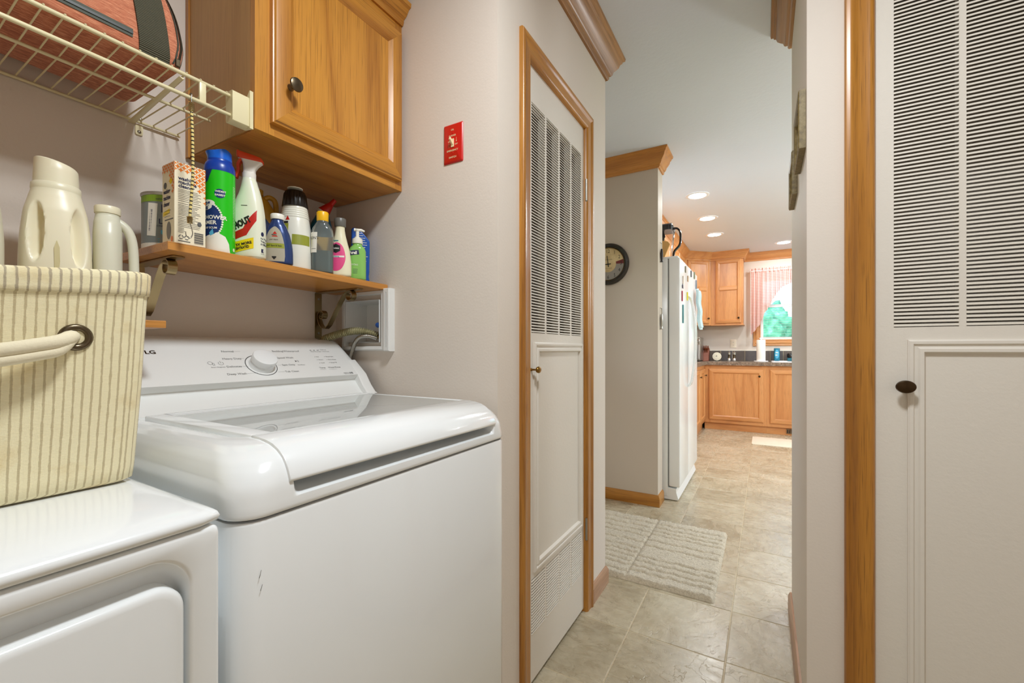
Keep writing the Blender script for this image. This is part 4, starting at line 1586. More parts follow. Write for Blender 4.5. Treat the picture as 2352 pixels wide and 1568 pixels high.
put_text(mb, 'satin | interior', .0070, f, -.028, .1065)
mb.build('lettering', M_navy, o, smooth=60)
mb = MB()
put_poly(mb, [(-.018, .040), (-.018, .032), (-.006, .024), (.006, .032), (.006, .040)], f)
lines(mb, f, -.024, .01, .012, .020, 3, .0012, .1)
mb.build('crest', L_sky, o, smooth=60)

# --- washing machine cleaner box
bx, by, bw, bd, bh = -1.0655, .4265, .0585, .0545, .171
o, z = item('cleaner_box', bx - bd / 2, by + bw / 2, 'tall cream carton with an orange diamond pattern and recycling marks', 'box')
z = zs(by) + .0004
MB().box(bx - bd, by, z, bx, by + bw, z + bh).build('carton', plain('carton_cream', (240, 230, 202), 0.5), o, smooth=0, bevel=.0006)
f = lambda u, v, w=0.0: (bx + .0004 + w, by + u, z + v)
g = lambda u, v, w=0.0: (bx - bd + u, by - .0004 - w, z + v)
mb = MB()
s = .0117
for fn, wd, edge in ((f, bw, 1), (g, bd, -1)):
    for i in range(6):
        for j in range(12):
            cu, cv = i * s, bh - .004 - j * s * .5 * 2
            cu2 = cu
            depth = (bh - cv)
            t_ = cu / wd if edge > 0 else 1 - cu / wd
            keep = depth < .020 + (.060 * max(0, t_ - .35) / .65 if edge > 0 else .022 * (t_ < .4)) or (edge < 0 and cu > wd * .72 and depth < .07)
            if not keep:
                continue
            for du, dv2 in ((0, 0),):
                k = s * .45
                q = [(cu + k, cv), (cu + k * .30, cv + k * .30), (cu, cv + k), (cu - k * .30, cv + k * .30), (cu - k, cv), (cu - k * .30, cv - k * .30), (cu, cv - k), (cu + k * .30, cv - k * .30)]
                q = [(min(max(p, .0004), wd - .0004), min(r, bh - .0004)) for p, r in q]
                mb.add([fn(p, r) for p, r in q], [tuple(range(8))])
                cu3, cv3 = cu + s / 2, cv + s / 2
                q = [(cu3 + k, cv3), (cu3 + k * .30, cv3 + k * .30), (cu3, cv3 + k), (cu3 - k * .30, cv3 + k * .30), (cu3 - k, cv3), (cu3 - k * .30, cv3 - k * .30), (cu3, cv3 - k), (cu3 + k * .30, cv3 - k * .30)]
                q = [(min(max(p, .0004), wd - .0004), min(r, bh - .0004)) for p, r in q]
                mb.add([fn(p, r) for p, r in q], [tuple(range(8))])
mb.build('diamond_pattern', L_orange, o, smooth=0)
mb = MB()
for i, s_ in enumerate(('washing', 'machine', 'cleaner')):
    put_text(mb, s_, .0102, f, .0070, .1345 - i * .0080, bold=.03)
    put_text(mb, s_, .0130, g, .0060, .1080 - i * .0135, bold=.03, squeeze=.72)
mb.build('title', M_navy, o, smooth=0)
mb = MB()
for k, (a, b_) in enumerate(((.111, .114), (.094, .108), (.085, .090), (.060, .081), (.049, .056), (.036, .046))):
    n = int((b_ - a) / .0028) + 1
    lines(mb, f, .0065, .0500, a, b_, n, .0008)
lines(mb, f, .0065, .0200, .0235, .0325, 4, .0008)
for i in range(15):
    put_bar(mb, f, .0365, .0045 + i * .00165, .0540, .0045 + i * .00165 + (.0011 if i % 3 else .0006))
put_bar(mb, f, .0065, .0048, .0290, .0068)
for cu in (.0120, .0225):
    for a0 in (100, 220, 340):
        k = 8
        mb.add([f(cu + r * cos(radians(a0 + 90 * i / k)), .0140 + r * sin(radians(a0 + 90 * i / k))) for i in range(k + 1) for r in (.0030, .0048)], [(2 * i, 2 * i + 1, 2 * i + 3, 2 * i + 2) for i in range(k)])
put_poly(mb, ell(.0465, .0480, .0042, .0046, 20), f)
lines(mb, g, .010, .040, .058, .070, 3, .0008)
put_bar(mb, g, .012, .050, .050, .0525)
put_poly(mb, ell(.0140, .1250, .0070, .0070, 20), g)
mb.build('print', M_ink, o, smooth=0)
mb = MB()
put_poly(mb, [(.004, .0600), (.034, .0650), (.034, .0740), (.004, .0690)], g)
mb.build('yellow_flash', L_yellow, o, smooth=0)
mb = MB()
put_poly(mb, ell(.0400, .1310, .0060, .0060, 18), g, .0002)
mb.build('yellow_flash', L_yellow, o, smooth=0)
mb = MB()
put_poly(mb, ell(.0300, .0280, .0100, .0190, 26), g)
mb.build('washer_picture', plain('print_grey', (120, 116, 108), 0.5), o, smooth=0)
mb = MB()
put_poly(mb, ell(.0440, .0090, .0050, .0060, 18), g)
mb.build('orange_seal', L_orange, o, smooth=0)


# --- blue and green aerosol
x, y = -1.0985, .5300
o, z = item('aerosol_can', x, y, 'bright green aerosol can with a blue spray cap', 'spray can')
A0 = atan2(-y, -x)
b = Bottle(x, y, z, A0 - radians(48), [(0, .0295, .0295, 2, 0), (.003, .0305, .0305, 2, 0), (.192, .0305, .0305, 2, 0)], 56)
b.body('can_body', L_green, o, smooth=40)
f = lambda u, v, w=0.0: b.fn(u, v, w, 1e-6)
mb = MB()
mb.lathe((x, y, z), [(.0308, .186), (.0311, .190), (.0306, .199), (.0280, .207), (.0258, .210), (.0248, .212), (.0248, .216)], 'z', 48)
mb.build('collar', L_blue, o, smooth=40)
mb = MB()
L = []
cA, sA = cos(A0 - radians(80)), sin(A0 - radians(80))
for r, h in ((.0245, .214), (.0242, .222), (.0236, 0), (.017, 1)):
    row = []
    for i in range(48):
        th = 2 * pi * i / 48
        dx, dy = r * cos(th), r * sin(th)
        lat = dx * cA + dy * sA
        hh = h if 0 < h < 1 else (.2420 - .30 * abs(lat + .006) if lat < .010 else .2345) - (.002 if h == 0 else 0)
        row.append((x + dx + cA * (.004 if (h in (0, 1) and lat > .01) else 0), y + dy + sA * (.004 if (h in (0, 1) and lat > .01) else 0), z + hh))
    L.append(row)
mb.loops(L)
mb.build('spray_cap', plain('cap_blue', (10, 96, 206), 0.25), o, smooth=30)
mb = MB()
put_poly(mb, ell(.0020, .0700, .0270, .0380, 40), f)
put_poly(mb, ell(.0255, .1330, .0105, .0105, 28), f)
put_poly(mb, [(-.04, .190), (-.04, .155), (-.02, .152), (.0, .160), (.012, .190)], f)
mb.build('blue_panel', L_dblue, o, smooth=60)
mb = MB()
put_poly(mb, [(-.035, .0), (.046, .0), (.044, .020), (.036, .036), (.020, .044), (.010, .040), (-.008, .034), (-.035, .036)], f, .0002)
put_poly(mb, ell(-.002, .1100, .0180, .0080, 30), f, .0002)
put_poly(mb, ell(-.006, .1020, .0160, .0075, 30), f, .0002)
put_text(mb, 'SHOWER', .0120, f, -.0110, .0740, bold=.03, w=.0004)
put_text(mb, 'FOAMER', .0120, f, -.0270, .0620, bold=.03, w=.0004)
put_text(mb, 'SOAP SCUM', .0062, f, -.0130, .0520, bold=.02, w=.0004)
put_text(mb, 'WIDEST', .0058, f, .0165, .1355, bold=.03, w=.0004)
put_text(mb, 'EASIEST', .0058, f, .0160, .1275, bold=.03, w=.0004)
for i in range(34):
    put_bar(mb, f, .0545, .040 + i * .0035, .0625, .0408 + i * .0035, .0002)
for i in range(26):
    th = radians(-90 + 200 * i / 25)
    put_poly(mb, ell(.002 + .0285 * cos(th), .070 + .040 * sin(th), .0022, .0022, 8), f, .0003)
put_poly(mb, ell(.058, .010, .0035, .0042, 14), f)
mb.build('foam_print', L_white, o, smooth=60)
mb = MB()
put_text(mb, 'Scrubbing', .0145, f, -.0510, .1060, bold=.03, w=.0006)
put_text(mb, 'Bubbles', .0145, f, -.0440, .0960, bold=.03, w=.0006)
lines(mb, f, -.012, .016, .004, .022, 5, .0014, .4)
mb.build('lettering', L_dblue, o, smooth=60)
mb = MB()
put_poly(mb, [(.007, .036), (.014, .040), (.012, .052), (.004, .042)], f, .0005)
mb.build('droplet', L_sky, o, smooth=60)


def spray_head(o, x, y, z, ang, mat_w, mat_c):
    """trigger sprayer: neck, shroud, coloured top, trigger; nozzle towards ang"""
    c, s_ = cos(ang), sin(ang)
    P = lambda a, l, h: (x + a * c - l * s_, y + a * s_ + l * c, z + h)
    mb = MB()
    mb.lathe((x, y, z), [(.0145, 0), (.0150, .004), (.0150, .014), (.0135, .0155)], 'z', 28)
    L = []
    for h, a0, a1, wd in ((.014, -.0135, .0125, .0110), (.024, -.0145, .0120, .0100), (.034, -.0210, .0130, .0100), (.042, -.0290, .0160, .0105), (.046, -.0300, .0230, .0105)):
        L.append([P(p, q, h + (.004 * (p - a0) / (a1 - a0) if h > .03 else 0)) for p, q in rrect(a0, -wd, a1, wd, .006, 4)])
    mb.loops(L)
    mb.build('sprayer_shroud', mat_w, o, smooth=40)
    mb = MB()
    L = []
    for h, a0, a1, wd, sl in ((.0455, -.0310, .0250, .0112, .10), (.0500, -.0315, .0262, .0116, .10), (.0580, -.0280, .0262, .0112, .18), (.0605, -.0160, .0240, .0095, .20)):
        L.append([P(p, q, h + sl * p + (.003 if p > .02 else 0)) for p, q in rrect(a0, -wd, a1, wd, .007, 4)])
    mb.loops(L)
    mb.build('sprayer_top', mat_c, o, smooth=40)
    mb = MB()
    mb.tube(spline([P(.016, 0, .046), P(.0225, 0, .034), P(.0225, 0, .018), P(.0275, 0, .001)], 5), 1, flat=(.0028, .0075), up=(-s_, c, 0))
    mb.build('trigger', mat_c, o, smooth=40)


# --- stain remover spray
x, y = -1.0960, .5910
o, z = item('stain_remover_spray', x, y, 'white spray bottle with an orange-red trigger and a slanted black-lettered label', 'spray bottle')
A0 = atan2(-y, -x)
b = Bottle(x, y, z, A0 - radians(26), _cr([(0, .0360, .0220, 3.0, 0), (.005, .0400, .0250, 3.0, 0), (.07, .0400, .0250, 3.0, 0), (.110, .0370, .0235, 2.8, .001), (.140, .0300, .0215, 2.5, .004), (.165, .0225, .0190, 2.2, .006), (.190, .0165, .0165, 2.0, .005), (.197, .0150, .0150, 2.0, .004)], 6), 48)
b.body('bottle_body', plain('translucent_milk', (236, 238, 216), 0.25, sss=0.06), o, smooth=60)
rt = (-sin(b.a), cos(b.a))
spray_head(o, x + rt[0] * .004, y + rt[1] * .004, z + .196, A0 - radians(100), plain('sprayer_white', (236, 232, 224), 0.35), plain('sprayer_orange', (226, 74, 36), 0.35))
f = b.fn
mb = MB()
put_poly(mb, [(-.036, .034), (.010, .054), (.030, .090), (.029, .116), (.014, .094), (.002, .070), (-.030, .054)], f)
mb.build('red_banner', L_red, o, smooth=60)
mb = MB()
put_text(mb, 'SHOUT', .0215, f, -.0200, .0640, bold=.05, squeeze=.66, rot=radians(30), w=.0006)
put_text(mb, '3X MORE', .0085, f, -.0130, .0260, bold=.04, rot=radians(14), w=.0006)
put_text(mb, 'CONCENTRATED', .0085, f, -.0300, .0130, bold=.04, squeeze=.70, rot=radians(14), w=.0006)
put_bar(mb, f, -.006, .1250, .008, .1265)
mb.build('lettering', M_inkb, o, smooth=60)
mb = MB()
put_poly(mb, [(-.036, .006), (.025, .023), (.025, .049), (-.036, .031)], f, .0002)
mb.build('yellow_banner', L_yellow, o, smooth=60)
f2 = lambda u, v, w=0.0: b.pt(radians(78) + u / .030, v, w + .0006)
mb = MB()
put_bar(mb, f2, -.005, .0150, .004, .0240)
for i, s_ in enumerate(('For Tips,', 'Tricks', '& Offers')):
    put_text(mb, s_, .0062, f2, -.007, .0470 - .0068 * i, bold=.02)
put_bar(mb, f2, -.006, .0115, .005, .0122)
put_poly(mb, ell(-.001, .0600, .0050, .0052, 20), f2)
mb.build('side_print', M_navy, o, smooth=60)
mb = MB()
put_text(mb, 'f', .0110, lambda u, v, w=0.0: f2(u, v, .0004), .0005, .0153, bold=.03)
mb.build('badge_letter', L_white, o, smooth=60)

# --- furniture polish behind
x, y = -1.2300, .7010
o, z = item('oil_polish_bottle', x, y, 'amber handled cleaner bottle half hidden behind the trigger spray')
A0 = atan2(-y, -x)
b = Bottle(x, y, z, A0, _cr([(0, .034, .026, 2.6, 0), (.005, .037, .029, 2.6, 0), (.12, .037, .029, 2.6, 0), (.17, .035, .027, 2.4, 0), (.20, .025, .022, 2.2, -.006), (.216, .014, .014, 2, -.010)], 6), 40)
M_amber = plain('amber_plastic', (206, 156, 48), 0.25)
b.body('bottle_body', M_amber, o, smooth=60)
rt = (-sin(A0), cos(A0))
mb = MB()
mb.tube([(x + rt[0] * p, y + rt[1] * p, z + q) for p, q in spline([(.004, .205), (.020, .214), (.034, .205), (.037, .180), (.034, .150)], 6)], .007, 12)
mb.build('handle', M_amber, o, smooth=60)
MB().lathe((x - rt[0] * .010, y - rt[1] * .010, z + .216), [(.0155, 0), (.0155, .014), (.0120, .016)], 'z', 24).build('cap', M_amber, o, smooth=40)
mb = MB()
put_poly(mb, [(-.030, .075), (-.030, .130), (.008, .150), (.030, .120), (.014, .072)], b.fn)
mb.build('label_shield', L_dblue, o, smooth=60)
mb = MB()
put_text(mb, 'Pledge', .0230, b.fn, -.0260, .1050, bold=.02, squeeze=.75, w=.0006)
mb.build('lettering', L_white, o, smooth=60)

# --- small dark-blue bottle
x, y = -1.0930, .6650
o, z = item('small_blue_bottle', x, y, 'small navy bottle with a white cap and a grey arched label')
A0 = atan2(-y, -x)
b = Bottle(x, y, z, A0 - radians(14), _cr([(0, .0335, .0200, 2.5, 0), (.004, .0368, .0225, 2.5, 0), (.045, .0358, .0220, 2.4, 0), (.080, .0290, .0200, 2.3, 0), (.100, .0215, .0175, 2.2, 0), (.112, .0150, .0145, 2, 0), (.118, .0140, .0140, 2, 0)], 6), 44)
b.body('bottle_body', plain('navy_pearl', (44, 66, 118), 0.25, 0.25), o, smooth=60)
MB().lathe((x, y, z + .117), [(.0160, 0), (.0165, .002), (.0165, .012), (.0150, .0140), (.005, .0145)], 'z', 28).build('cap', L_white, o, smooth=40)
mb = MB()
put_poly(mb, [(-.027, .006), (.021, .006)] + spline([(.0225, .020), (.0205, .050), (.013, .080), (.003, .0935), (-.0045, .0945), (-.016, .082), (-.023, .060), (-.0275, .025)], 5), b.fn, res=.003)
mb.build('label_plate', L_taupe, o, smooth=60)
mb = MB()
put_poly(mb, [(-.026, .040), (.0210, .040), (.0200, .052), (-.0245, .052)], b.fn, .0003, .004)
mb.build('green_band', L_olive, o, smooth=60)
mb = MB()
put_poly(mb, [(-.006, .0760), (.004, .0760), (-.001, .0830)], b.fn, .0003, .004)
put_poly(mb, [(-.008, .0690), (.006, .0690), (.004, .0715), (-.006, .0715)], b.fn, .0003, .004)
mb.build('red_emblem', L_red, o, smooth=60)
mb = MB()
put_text(mb, 'BISSELL', .0038, b.fn, -.002, .0725, 'CENTER', bold=.02, w=.0005)
put_text(mb, 'pet stain', .0055, b.fn, -.003, .0600, 'CENTER', w=.0005)
put_text(mb, 'OXY Spot & Stain', .0058, b.fn, -.003, .0440, 'CENTER', bold=.02, squeeze=.85, w=.0005)
lines(mb, b.fn, -.018, .014, .026, .030, 2, .0009, .3)
put_poly(mb, [(-.007, .016), (-.002, .010), (.003, .016), (.003, .0185), (-.007, .0185)], b.fn, .0004, .004)
mb.build('lettering', M_inkb, o, smooth=60)

# --- big white cleaner bottle with black cap
x, y = -1.1420, .7460
o, z = item('carpet_cleaner_bottle', x, y, 'large white ribbed bottle with a black fluted cap and an olive band')
A0 = atan2(-y, -x)
prof = [(0, .0430), (.004, .0460), (.05, .0455), (.09, .0435), (.12, .0405), (.145, .0370)]
for k in range(5):
    h = .147 + k * .0062
    prof += [(h, .0362 - .0010 * k), (h + .0018, .0372 - .0010 * k), (h + .0042, .0372 - .0011 * k), (h + .006, .0360 - .0011 * k)]
prof += [(.180, .0320), (.184, .0310)]
b = Bottle(x, y, z, A0 - radians(30), [(h, r, r * .92, 2.1, 0) for h, r in prof], 48)
b.body('bottle_body', plain('cleaner_white', (236, 236, 224), 0.25), o, smooth=45)
mb = MB()
n = 96
L = []
for r, h, fl_ in ((.0325, .180, 0), (.0330, .183, .6), (.0285, .216, .6), (.0245, .2250, .2), (.020, .2280, 0)):
    L.append([(x + (r + .0010 * fl_ * (1 if (i // 2) % 2 else -1)) * cos(2 * pi * i / n), y + (r + .0010 * fl_ * (1 if (i // 2) % 2 else -1)) * sin(2 * pi * i / n), z + h) for i in range(n)])
mb.loops(L)
mb.build('cap', M_black, o, smooth=30)
MB().lathe((x, y, z + .2275), [(.0110, 0), (.0110, .004), (.0195, .0055), (.0200, .0075), (.004, .0085)], 'z', 28).build('spout_disc', L_white, o, smooth=40)
f = lambda u, v, w=0.0: b.fn(u, v, w, 1e-6)
mb = MB()
put_bar(mb, f, .012, .070, .062, .098, 0, 12)
put_bar(mb, f, -.030, .104, .002, .128, 0, 8)
mb.build('olive_band', L_olive, o, smooth=60)
mb = MB()
put_poly(mb, [(-.006, .138), (.004, .138), (-.001, .150)], f, .0003)
mb.build('red_emblem', L_red, o, smooth=60)
mb = MB()
put_bar(mb, f, -.028, .1285, .001, .1345, .0003, 8)
lines(mb, f, -.026, .006, .012, .098, 16, .0012, .5)
mb.build('print', M_inkb, o, smooth=60)

# --- clear bottle with yellow cap
x, y = -1.0860, .7930
o, z = item('clear_rinse_bottle', x, y, 'clear blue-tinted bottle with a yellow cap')
A0 = atan2(-y, -x)
b = Bottle(x, y, z, A0 - radians(10), _cr([(0, .0265, .0175, 3.4, 0), (.003, .0285, .0195, 3.4, 0), (.105, .0290, .0200, 3.2, 0), (.125, .0265, .0190, 2.8, 0), (.140, .0185, .0165, 2.2, 0), (.147, .0150, .0150, 2, 0)], 6), 44)
t = NT('tinted_liquid')
tr = t.n('BsdfTransparent', {'Color': (0.80, 0.86, 0.86, 1)})
df = t.n('BsdfDiffuse', {'Color': (0.60, 0.66, 0.64, 1)})
gl = t.n('BsdfGlossy', {'Color': (1, 1, 1, 1), 'Roughness': 0.08})
m1 = t.n('MixShader', {0: 0.16})
m2 = t.n('MixShader')
t.t.links.new(tr.outputs[0], m1.inputs[1])
t.t.links.new(df.outputs[0], m1.inputs[2])
t.t.links.new(t.n('Fresnel', {'IOR': 1.5}).outputs[0], m2.inputs[0])
t.t.links.new(m1.outputs[0], m2.inputs[1])
t.t.links.new(gl.outputs[0], m2.inputs[2])
t.t.links.new(m2.outputs[0], t.t.nodes['Material Output'].inputs[0])
b.body('bottle_body', t.m, o, smooth=60)
mb = MB()
f3 = lambda u, v, w=0.0: b.pt(pi + u / .024, v, w - .0012)
put_bar(mb, f3, -.022, .055, .016, .108, 0, 10)
mb.build('back_label', plain('label_amber', (206, 158, 70), 0.5), o, smooth=60)
t = NT('blue_liquid')
t.set(color=lin((112, 164, 172)), rough=0.15, alpha=0.75)
mb = MB()
mb.loops([[b.pt(2 * pi * i / 32, h, -.0022) for i in range(32)] for h in (.003, .03, .062)])
mb.build('liquid', t.m, o, smooth=60)
MB().lathe((x, y, z + .147), [(.0150, 0), (.0155, .001), (.0160, .024), (.0145, .0265), (.004, .027)], 'z', 32).build('cap', plain('cap_yellow', (250, 192, 24), 0.35), o, smooth=40)
mb = MB()
put_poly(mb, [(-.028, .055), (-.012, .055), (-.010, .112), (-.028, .112)], b.fn, .0004, .004)
mb.build('label_plate', L_white, o, smooth=60)
mb = MB()
put_text(mb, "ON'S", .0110, b.fn, -.0270, .0920, bold=.0, squeeze=.8, w=.0008)
put_bar(mb, b.fn, -.026, .0650, -.014, .0660, .0006, 3)
mb.build('lettering', M_inkb, o, smooth=60)

# --- toilet cleaner with angled red cap
x, y = -1.2400, .9000
o, z = item('angled_neck_bottle', x, y, 'teal bottle with a slanted red cone cap at the back of the shelf')
M_teal = plain('teal_plastic', (16, 104, 140), 0.3)
b = Bottle(x, y, z, atan2(-y, -x), _cr([(0, .034, .026, 2.4, 0), (.005, .037, .029, 2.4, 0), (.15, .037, .029, 2.4, 0), (.19, .031, .026, 2.2, 0), (.217, .021, .021, 2, .004), (.225, .018, .018, 2, .006)], 6), 40)
b.body('bottle_body', M_teal, o, smooth=60)
rt = Vector((-sin(b.a), cos(b.a), 0))
p0 = Vector((x, y, z + .222)) + rt * .000
ax = (rt * .62 + Vector((0, 0, .78))).normalized()
mb = MB()
mb.tube([tuple(p0 + ax * s_) for s_ in (0, .008, .010)], [.019, .020, .019], 24)
mb.build('neck_ring', L_white, o, smooth=40)
mb = MB()
mb.tube([tuple(p0 + ax * s_) for s_ in (.009, .012, .034, .046, .047, .066, .068)], [.0190, .0195, .0130, .0095, .0085, .0070, .0045], 24)
mb.build('cap', L_red, o, smooth=40)

# --- nail polish remover
x, y = -1.0860, .8520
o, z = item('polish_remover_bottle', x, y, 'cream bottle with a grey cap and a pink rounded label')
A0 = atan2(-y, -x)
b = Bottle(x, y, z, A0 - radians(6), _cr([(0, .0270, .0190, 2.4, 0), (.004, .0310, .0215, 2.4, 0), (.035, .0315, .0215, 2.3, 0), (.075, .0270, .0195, 2.2, 0), (.110, .0185, .0165, 2.1, 0), (.135, .0135, .0135, 2, 0), (.148, .0130, .0130, 2, 0)], 6), 44)
b.body('bottle_body', plain('remover_cream', (238, 232, 200), 0.28), o, smooth=60)
MB().lathe((x, y, z + .147), [(.0150, 0), (.0160, .002), (.0168, .022), (.0155, .0245), (.004, .025)], 'z', 32).build('cap', plain('cap_grey', (104, 102, 96), 0.35), o, smooth=40)
mb = MB()
put_poly(mb, blob([(-.027, .022), (-.010, .014), (.006, .022), (.0155, .045), (.0150, .066), (.008, .088), (-.006, .098), (-.018, .092), (-.024, .072), (-.0285, .045)]), b.fn, 0, .003)
mb.build('label_plate', L_pink, o, smooth=60)
mb = MB()
put_poly(mb, [(-.021, .073), (-.010, .066), (.002, .073), (.002, .088), (-.010, .094), (-.020, .088)], b.fn, .0004, .004)
mb.build('black_badge', M_inkb, o, smooth=60)
mb = MB()
put_text(mb, 'Cutex', .0075, b.fn, -.010, .0785, 'CENTER', bold=.02, w=.0008)
put_poly(mb, [(-.027, .0530), (.0130, .0545), (.0130, .0595), (-.026, .0580)], b.fn, .0004, .004)
lines(mb, b.fn, -.024, .010, .028, .048, 5, .0008, .2)
mb.build('label_print', L_white, o, smooth=60)
mb = MB()
put_bar(mb, b.fn, -.015, .1020, -.003, .1048, .0004, 4)
put_text(mb, 'Nourishing', .0052, b.fn, -.024, .0548, bold=.02, w=.0008)
mb.build('teal_print', plain('label_teal', (60, 150, 160), 0.4), o, smooth=60)

# --- green soap pump
x, y = -1.0840, .9130
o, z = item('soap_pump_bottle', x, y, 'clear bottle of green gel with a white pump')
A0 = atan2(-y, -x)
b = Bottle(x, y, z, A0 - radians(2), _cr([(0, .0235, .0170, 3.2, 0), (.003, .0255, .0190, 3.2, 0), (.086, .0250, .0185, 3.0, 0), (.098, .0215, .0170, 2.6, 0), (.106, .0145, .0140, 2, 0), (.112, .0135, .0135, 2, 0)], 6), 44)
t = NT('green_gel')
t.set(color=lin((146, 206, 104)), rough=0.12, coat=0.3, alpha=0.88)
b.body('bottle_body', t.m, o, smooth=60)
mb = MB()
mb.lathe((x, y, z + .111), [(.0155, 0), (.0160, .002), (.0150, .015), (.0085, .0180), (.0085, .021), (.0050, .0215), (.0050, .040), (.0065, .0405), (.0065, .046), (.004, .047)], 'z', 28)
rt = Vector((-sin(A0), cos(A0), 0))
q = Vector((x, y, z + .1545))
mb.tube([tuple(q - rt * .010), tuple(q + rt * .012), tuple(q + rt * .021 - Vector((0, 0, .003)))], [.0046, .0042, .0028], 12)
mb.build('pump', L_white, o, smooth=40)
mb = MB()
put_poly(mb, [(-.022, .072), (.006, .076), (.004, .090), (-.022, .086)], b.fn, .0003, .004)
lines(mb, b.fn, -.022, .004, .018, .030, 4, .001, .2)
mb.build('print', M_navy, o, smooth=60)
mb = MB()
put_text(mb, 'Purell', .0125, b.fn, -.0225, .0765, bold=.04, squeeze=.75, w=.0008)
put_text(mb, 'ESSENTIALS', .0068, b.fn, -.022, .0420, bold=.0, squeeze=.7, w=.0006)
mb.build('lettering', L_white, o, smooth=60)

# --- blue pouch-shaped bottle at the wall
x, y = -1.1420, .9810
o, z = item('blue_refill_bottle', x, y, 'flat blue bottle with white print standing against the side wall')
A0 = atan2(-y, -x)
c_, s_ = cos(A0), sin(A0)
P = lambda u, h, d: (x - u * s_ + d * c_, y + u * c_ + d * s_, z + h)
out = [(-.032, 0), (.020, 0), (.0225, .015), (.0205, .028), (.0225, .042), (.0225, .060), (.0235, .110), (.0235, .142), (.012, .158), (-.004, .176), (-.026, .185), (-.033, .178)]
mb = MB()
mb.loops([[P(u, h, d) for u, h in out] for d in (-.0125, .0125)])
mb.build('bottle_body', plain('bottle_blue', (20, 84, 178), 0.3), o, smooth=0, bevel=.004, seg=3)
f = lambda u, v, w=0.0: P(u, v, .0128 + w)
mb = MB()
for i in range(15):
    lines(mb, f, -.010 + .001 * (i % 2), min(.0180, .034 - (i * .0075 + .06 - .110) * .6 if i > 8 else .0180), .060 + i * .0075, .060 + i * .0075, 1, .0016, .35)
put_bar(mb, f, .004, .022, .008, .055)
mb.build('print', L_white, o, smooth=0)

# --- red-brown bottle behind
x, y = -1.2720, .9770
o, z = item('red_topped_jar', x, y, 'dark bottle with a red collar and a pale clear cap in the back corner')
b = Bottle(x, y, z, atan2(-y, -x), [(0, .027, .027, 2, 0), (.13, .027, .027, 2, 0), (.150, .022, .022, 2, 0)], 36)
b.body('bottle_body', plain('brown_plastic', (78, 40, 34), 0.35), o, smooth=40)
MB().lathe((x, y, z + .150), [(.0245, 0), (.0250, .020), (.0235, .0215)], 'z', 28).build('collar', L_red, o, smooth=40)
MB().lathe((x, y, z + .1715), [(.0235, 0), (.0245, .040), (.0220, .048), (.012, .052)], 'z', 28).build('cap', plain('cap_pale_pink', (206, 180, 164), 0.3), o, smooth=40)
# --- silver topped bottle between, far back
x, y = -1.2690, .8310
o, z = item('grey_capped_bottle', x, y, 'grey bottle with a domed cap behind the yellow-capped bottle')
b = Bottle(x, y, z, 0, [(0, .030, .030, 2, 0), (.17, .030, .030, 2, 0), (.19, .02, .02, 2, 0)], 32)
b.body('bottle_body', plain('grey_plastic', (136, 128, 112), 0.4), o, smooth=40)
MB().lathe((x, y, z + .19), [(.0215, 0), (.0215, .026), (.018, .031), (.006, .033)], 'z', 28).build('cap', plain('cap_silver', (150, 144, 132), 0.3, 0.6), o, smooth=40)

# ------------------------------------------------------------------ bath rug in the alcove
t = NT('rug_pile')
v = t.coords((1, 1, 1))
nz = t.noise(v, 130, 5, 0.75)
t.set(color=t.ramp(nz, [(0.25, lin((190, 175, 148))), (0.6, lin((238, 227, 204)))]), rough=0.95, normal=t.bump(nz, 1.0, 0.006), sheen=0.3)
M_rug = t.m
rx0, rx1, ry0, ry1 = -1.12, -.187, 2.03, 2.812
RB = ([0, .055, .12, .165, .22, .27, .325, .41, .50, .56, .63, .70, .782], [0, .075, .125, .18, .235, .375, .45, .535, .585, .64, .70, .782])
NX, NY = 170, 150
rnd_ = random.Random(3)
wob_ = [rnd_.uniform(-1, 1) for _ in range(4000)]
mb = MB()
vs = []
for j in range(NY + 1):
    for i in range(NX + 1):
        X = (rx1 - rx0) * i / NX
        Y = (ry1 - ry0) * j / NY
        xs_ = X - (-.572 - rx0)
        rows = RB[0] if xs_ < 0 else RB[1]
        yy = Y + .004 * sin(X * 40) + .003 * sin(X * 97 + 2)
        h = 0.0
        for a, b_ in zip(rows, rows[1:]):
            if a <= yy < b_:
                q = (yy - a) / (b_ - a)
                edge = min(q, 1 - q) * (b_ - a)
                h = min(1.0, edge / .014) ** .5
        h *= min(1.0, .35 + max(0.0, abs(xs_) - .002) / .010) ** .6
        h *= min(1, X / .012, (rx1 - rx0 - X) / .012, Y / .01, (ry1 - ry0 - Y) / .01)
        z = .003 + .018 * max(0, h) + .0030 * wob_[(i * 131 + j * 57) % 4000] * (1 if h > .3 else .3)
        if i in (0, NX) or j in (0, NY):
            z = .0005
        vs.append((rx0 + X, ry0 + Y, z))
mb.add(vs, [(j * (NX + 1) + i, j * (NX + 1) + i + 1, (j + 1) * (NX + 1) + i + 1, (j + 1) * (NX + 1) + i) for j in range(NY) for i in range(NX)])
tag(mb.build('rug', M_rug, smooth=180, origin=((rx0 + rx1) / 2, (ry0 + ry1) / 2, 0)), 'cream tufted rug with ridged rows on the tile floor', 'rug')
mb = MB()
mb.loops([[(a, b_, z) for a, b_ in rrect(-.13 + e, 5.66 + e, .75 - e, 6.15 - e, .02, 4)] for z, e in ((.0004, 0), (.006, 0), (.008, .003))])
tag(mb.build('floor_mat', plain('mat_white', (236, 226, 206), 0.9), smooth=40), 'thin pale mat on the floor before the sink cabinet', 'mat')

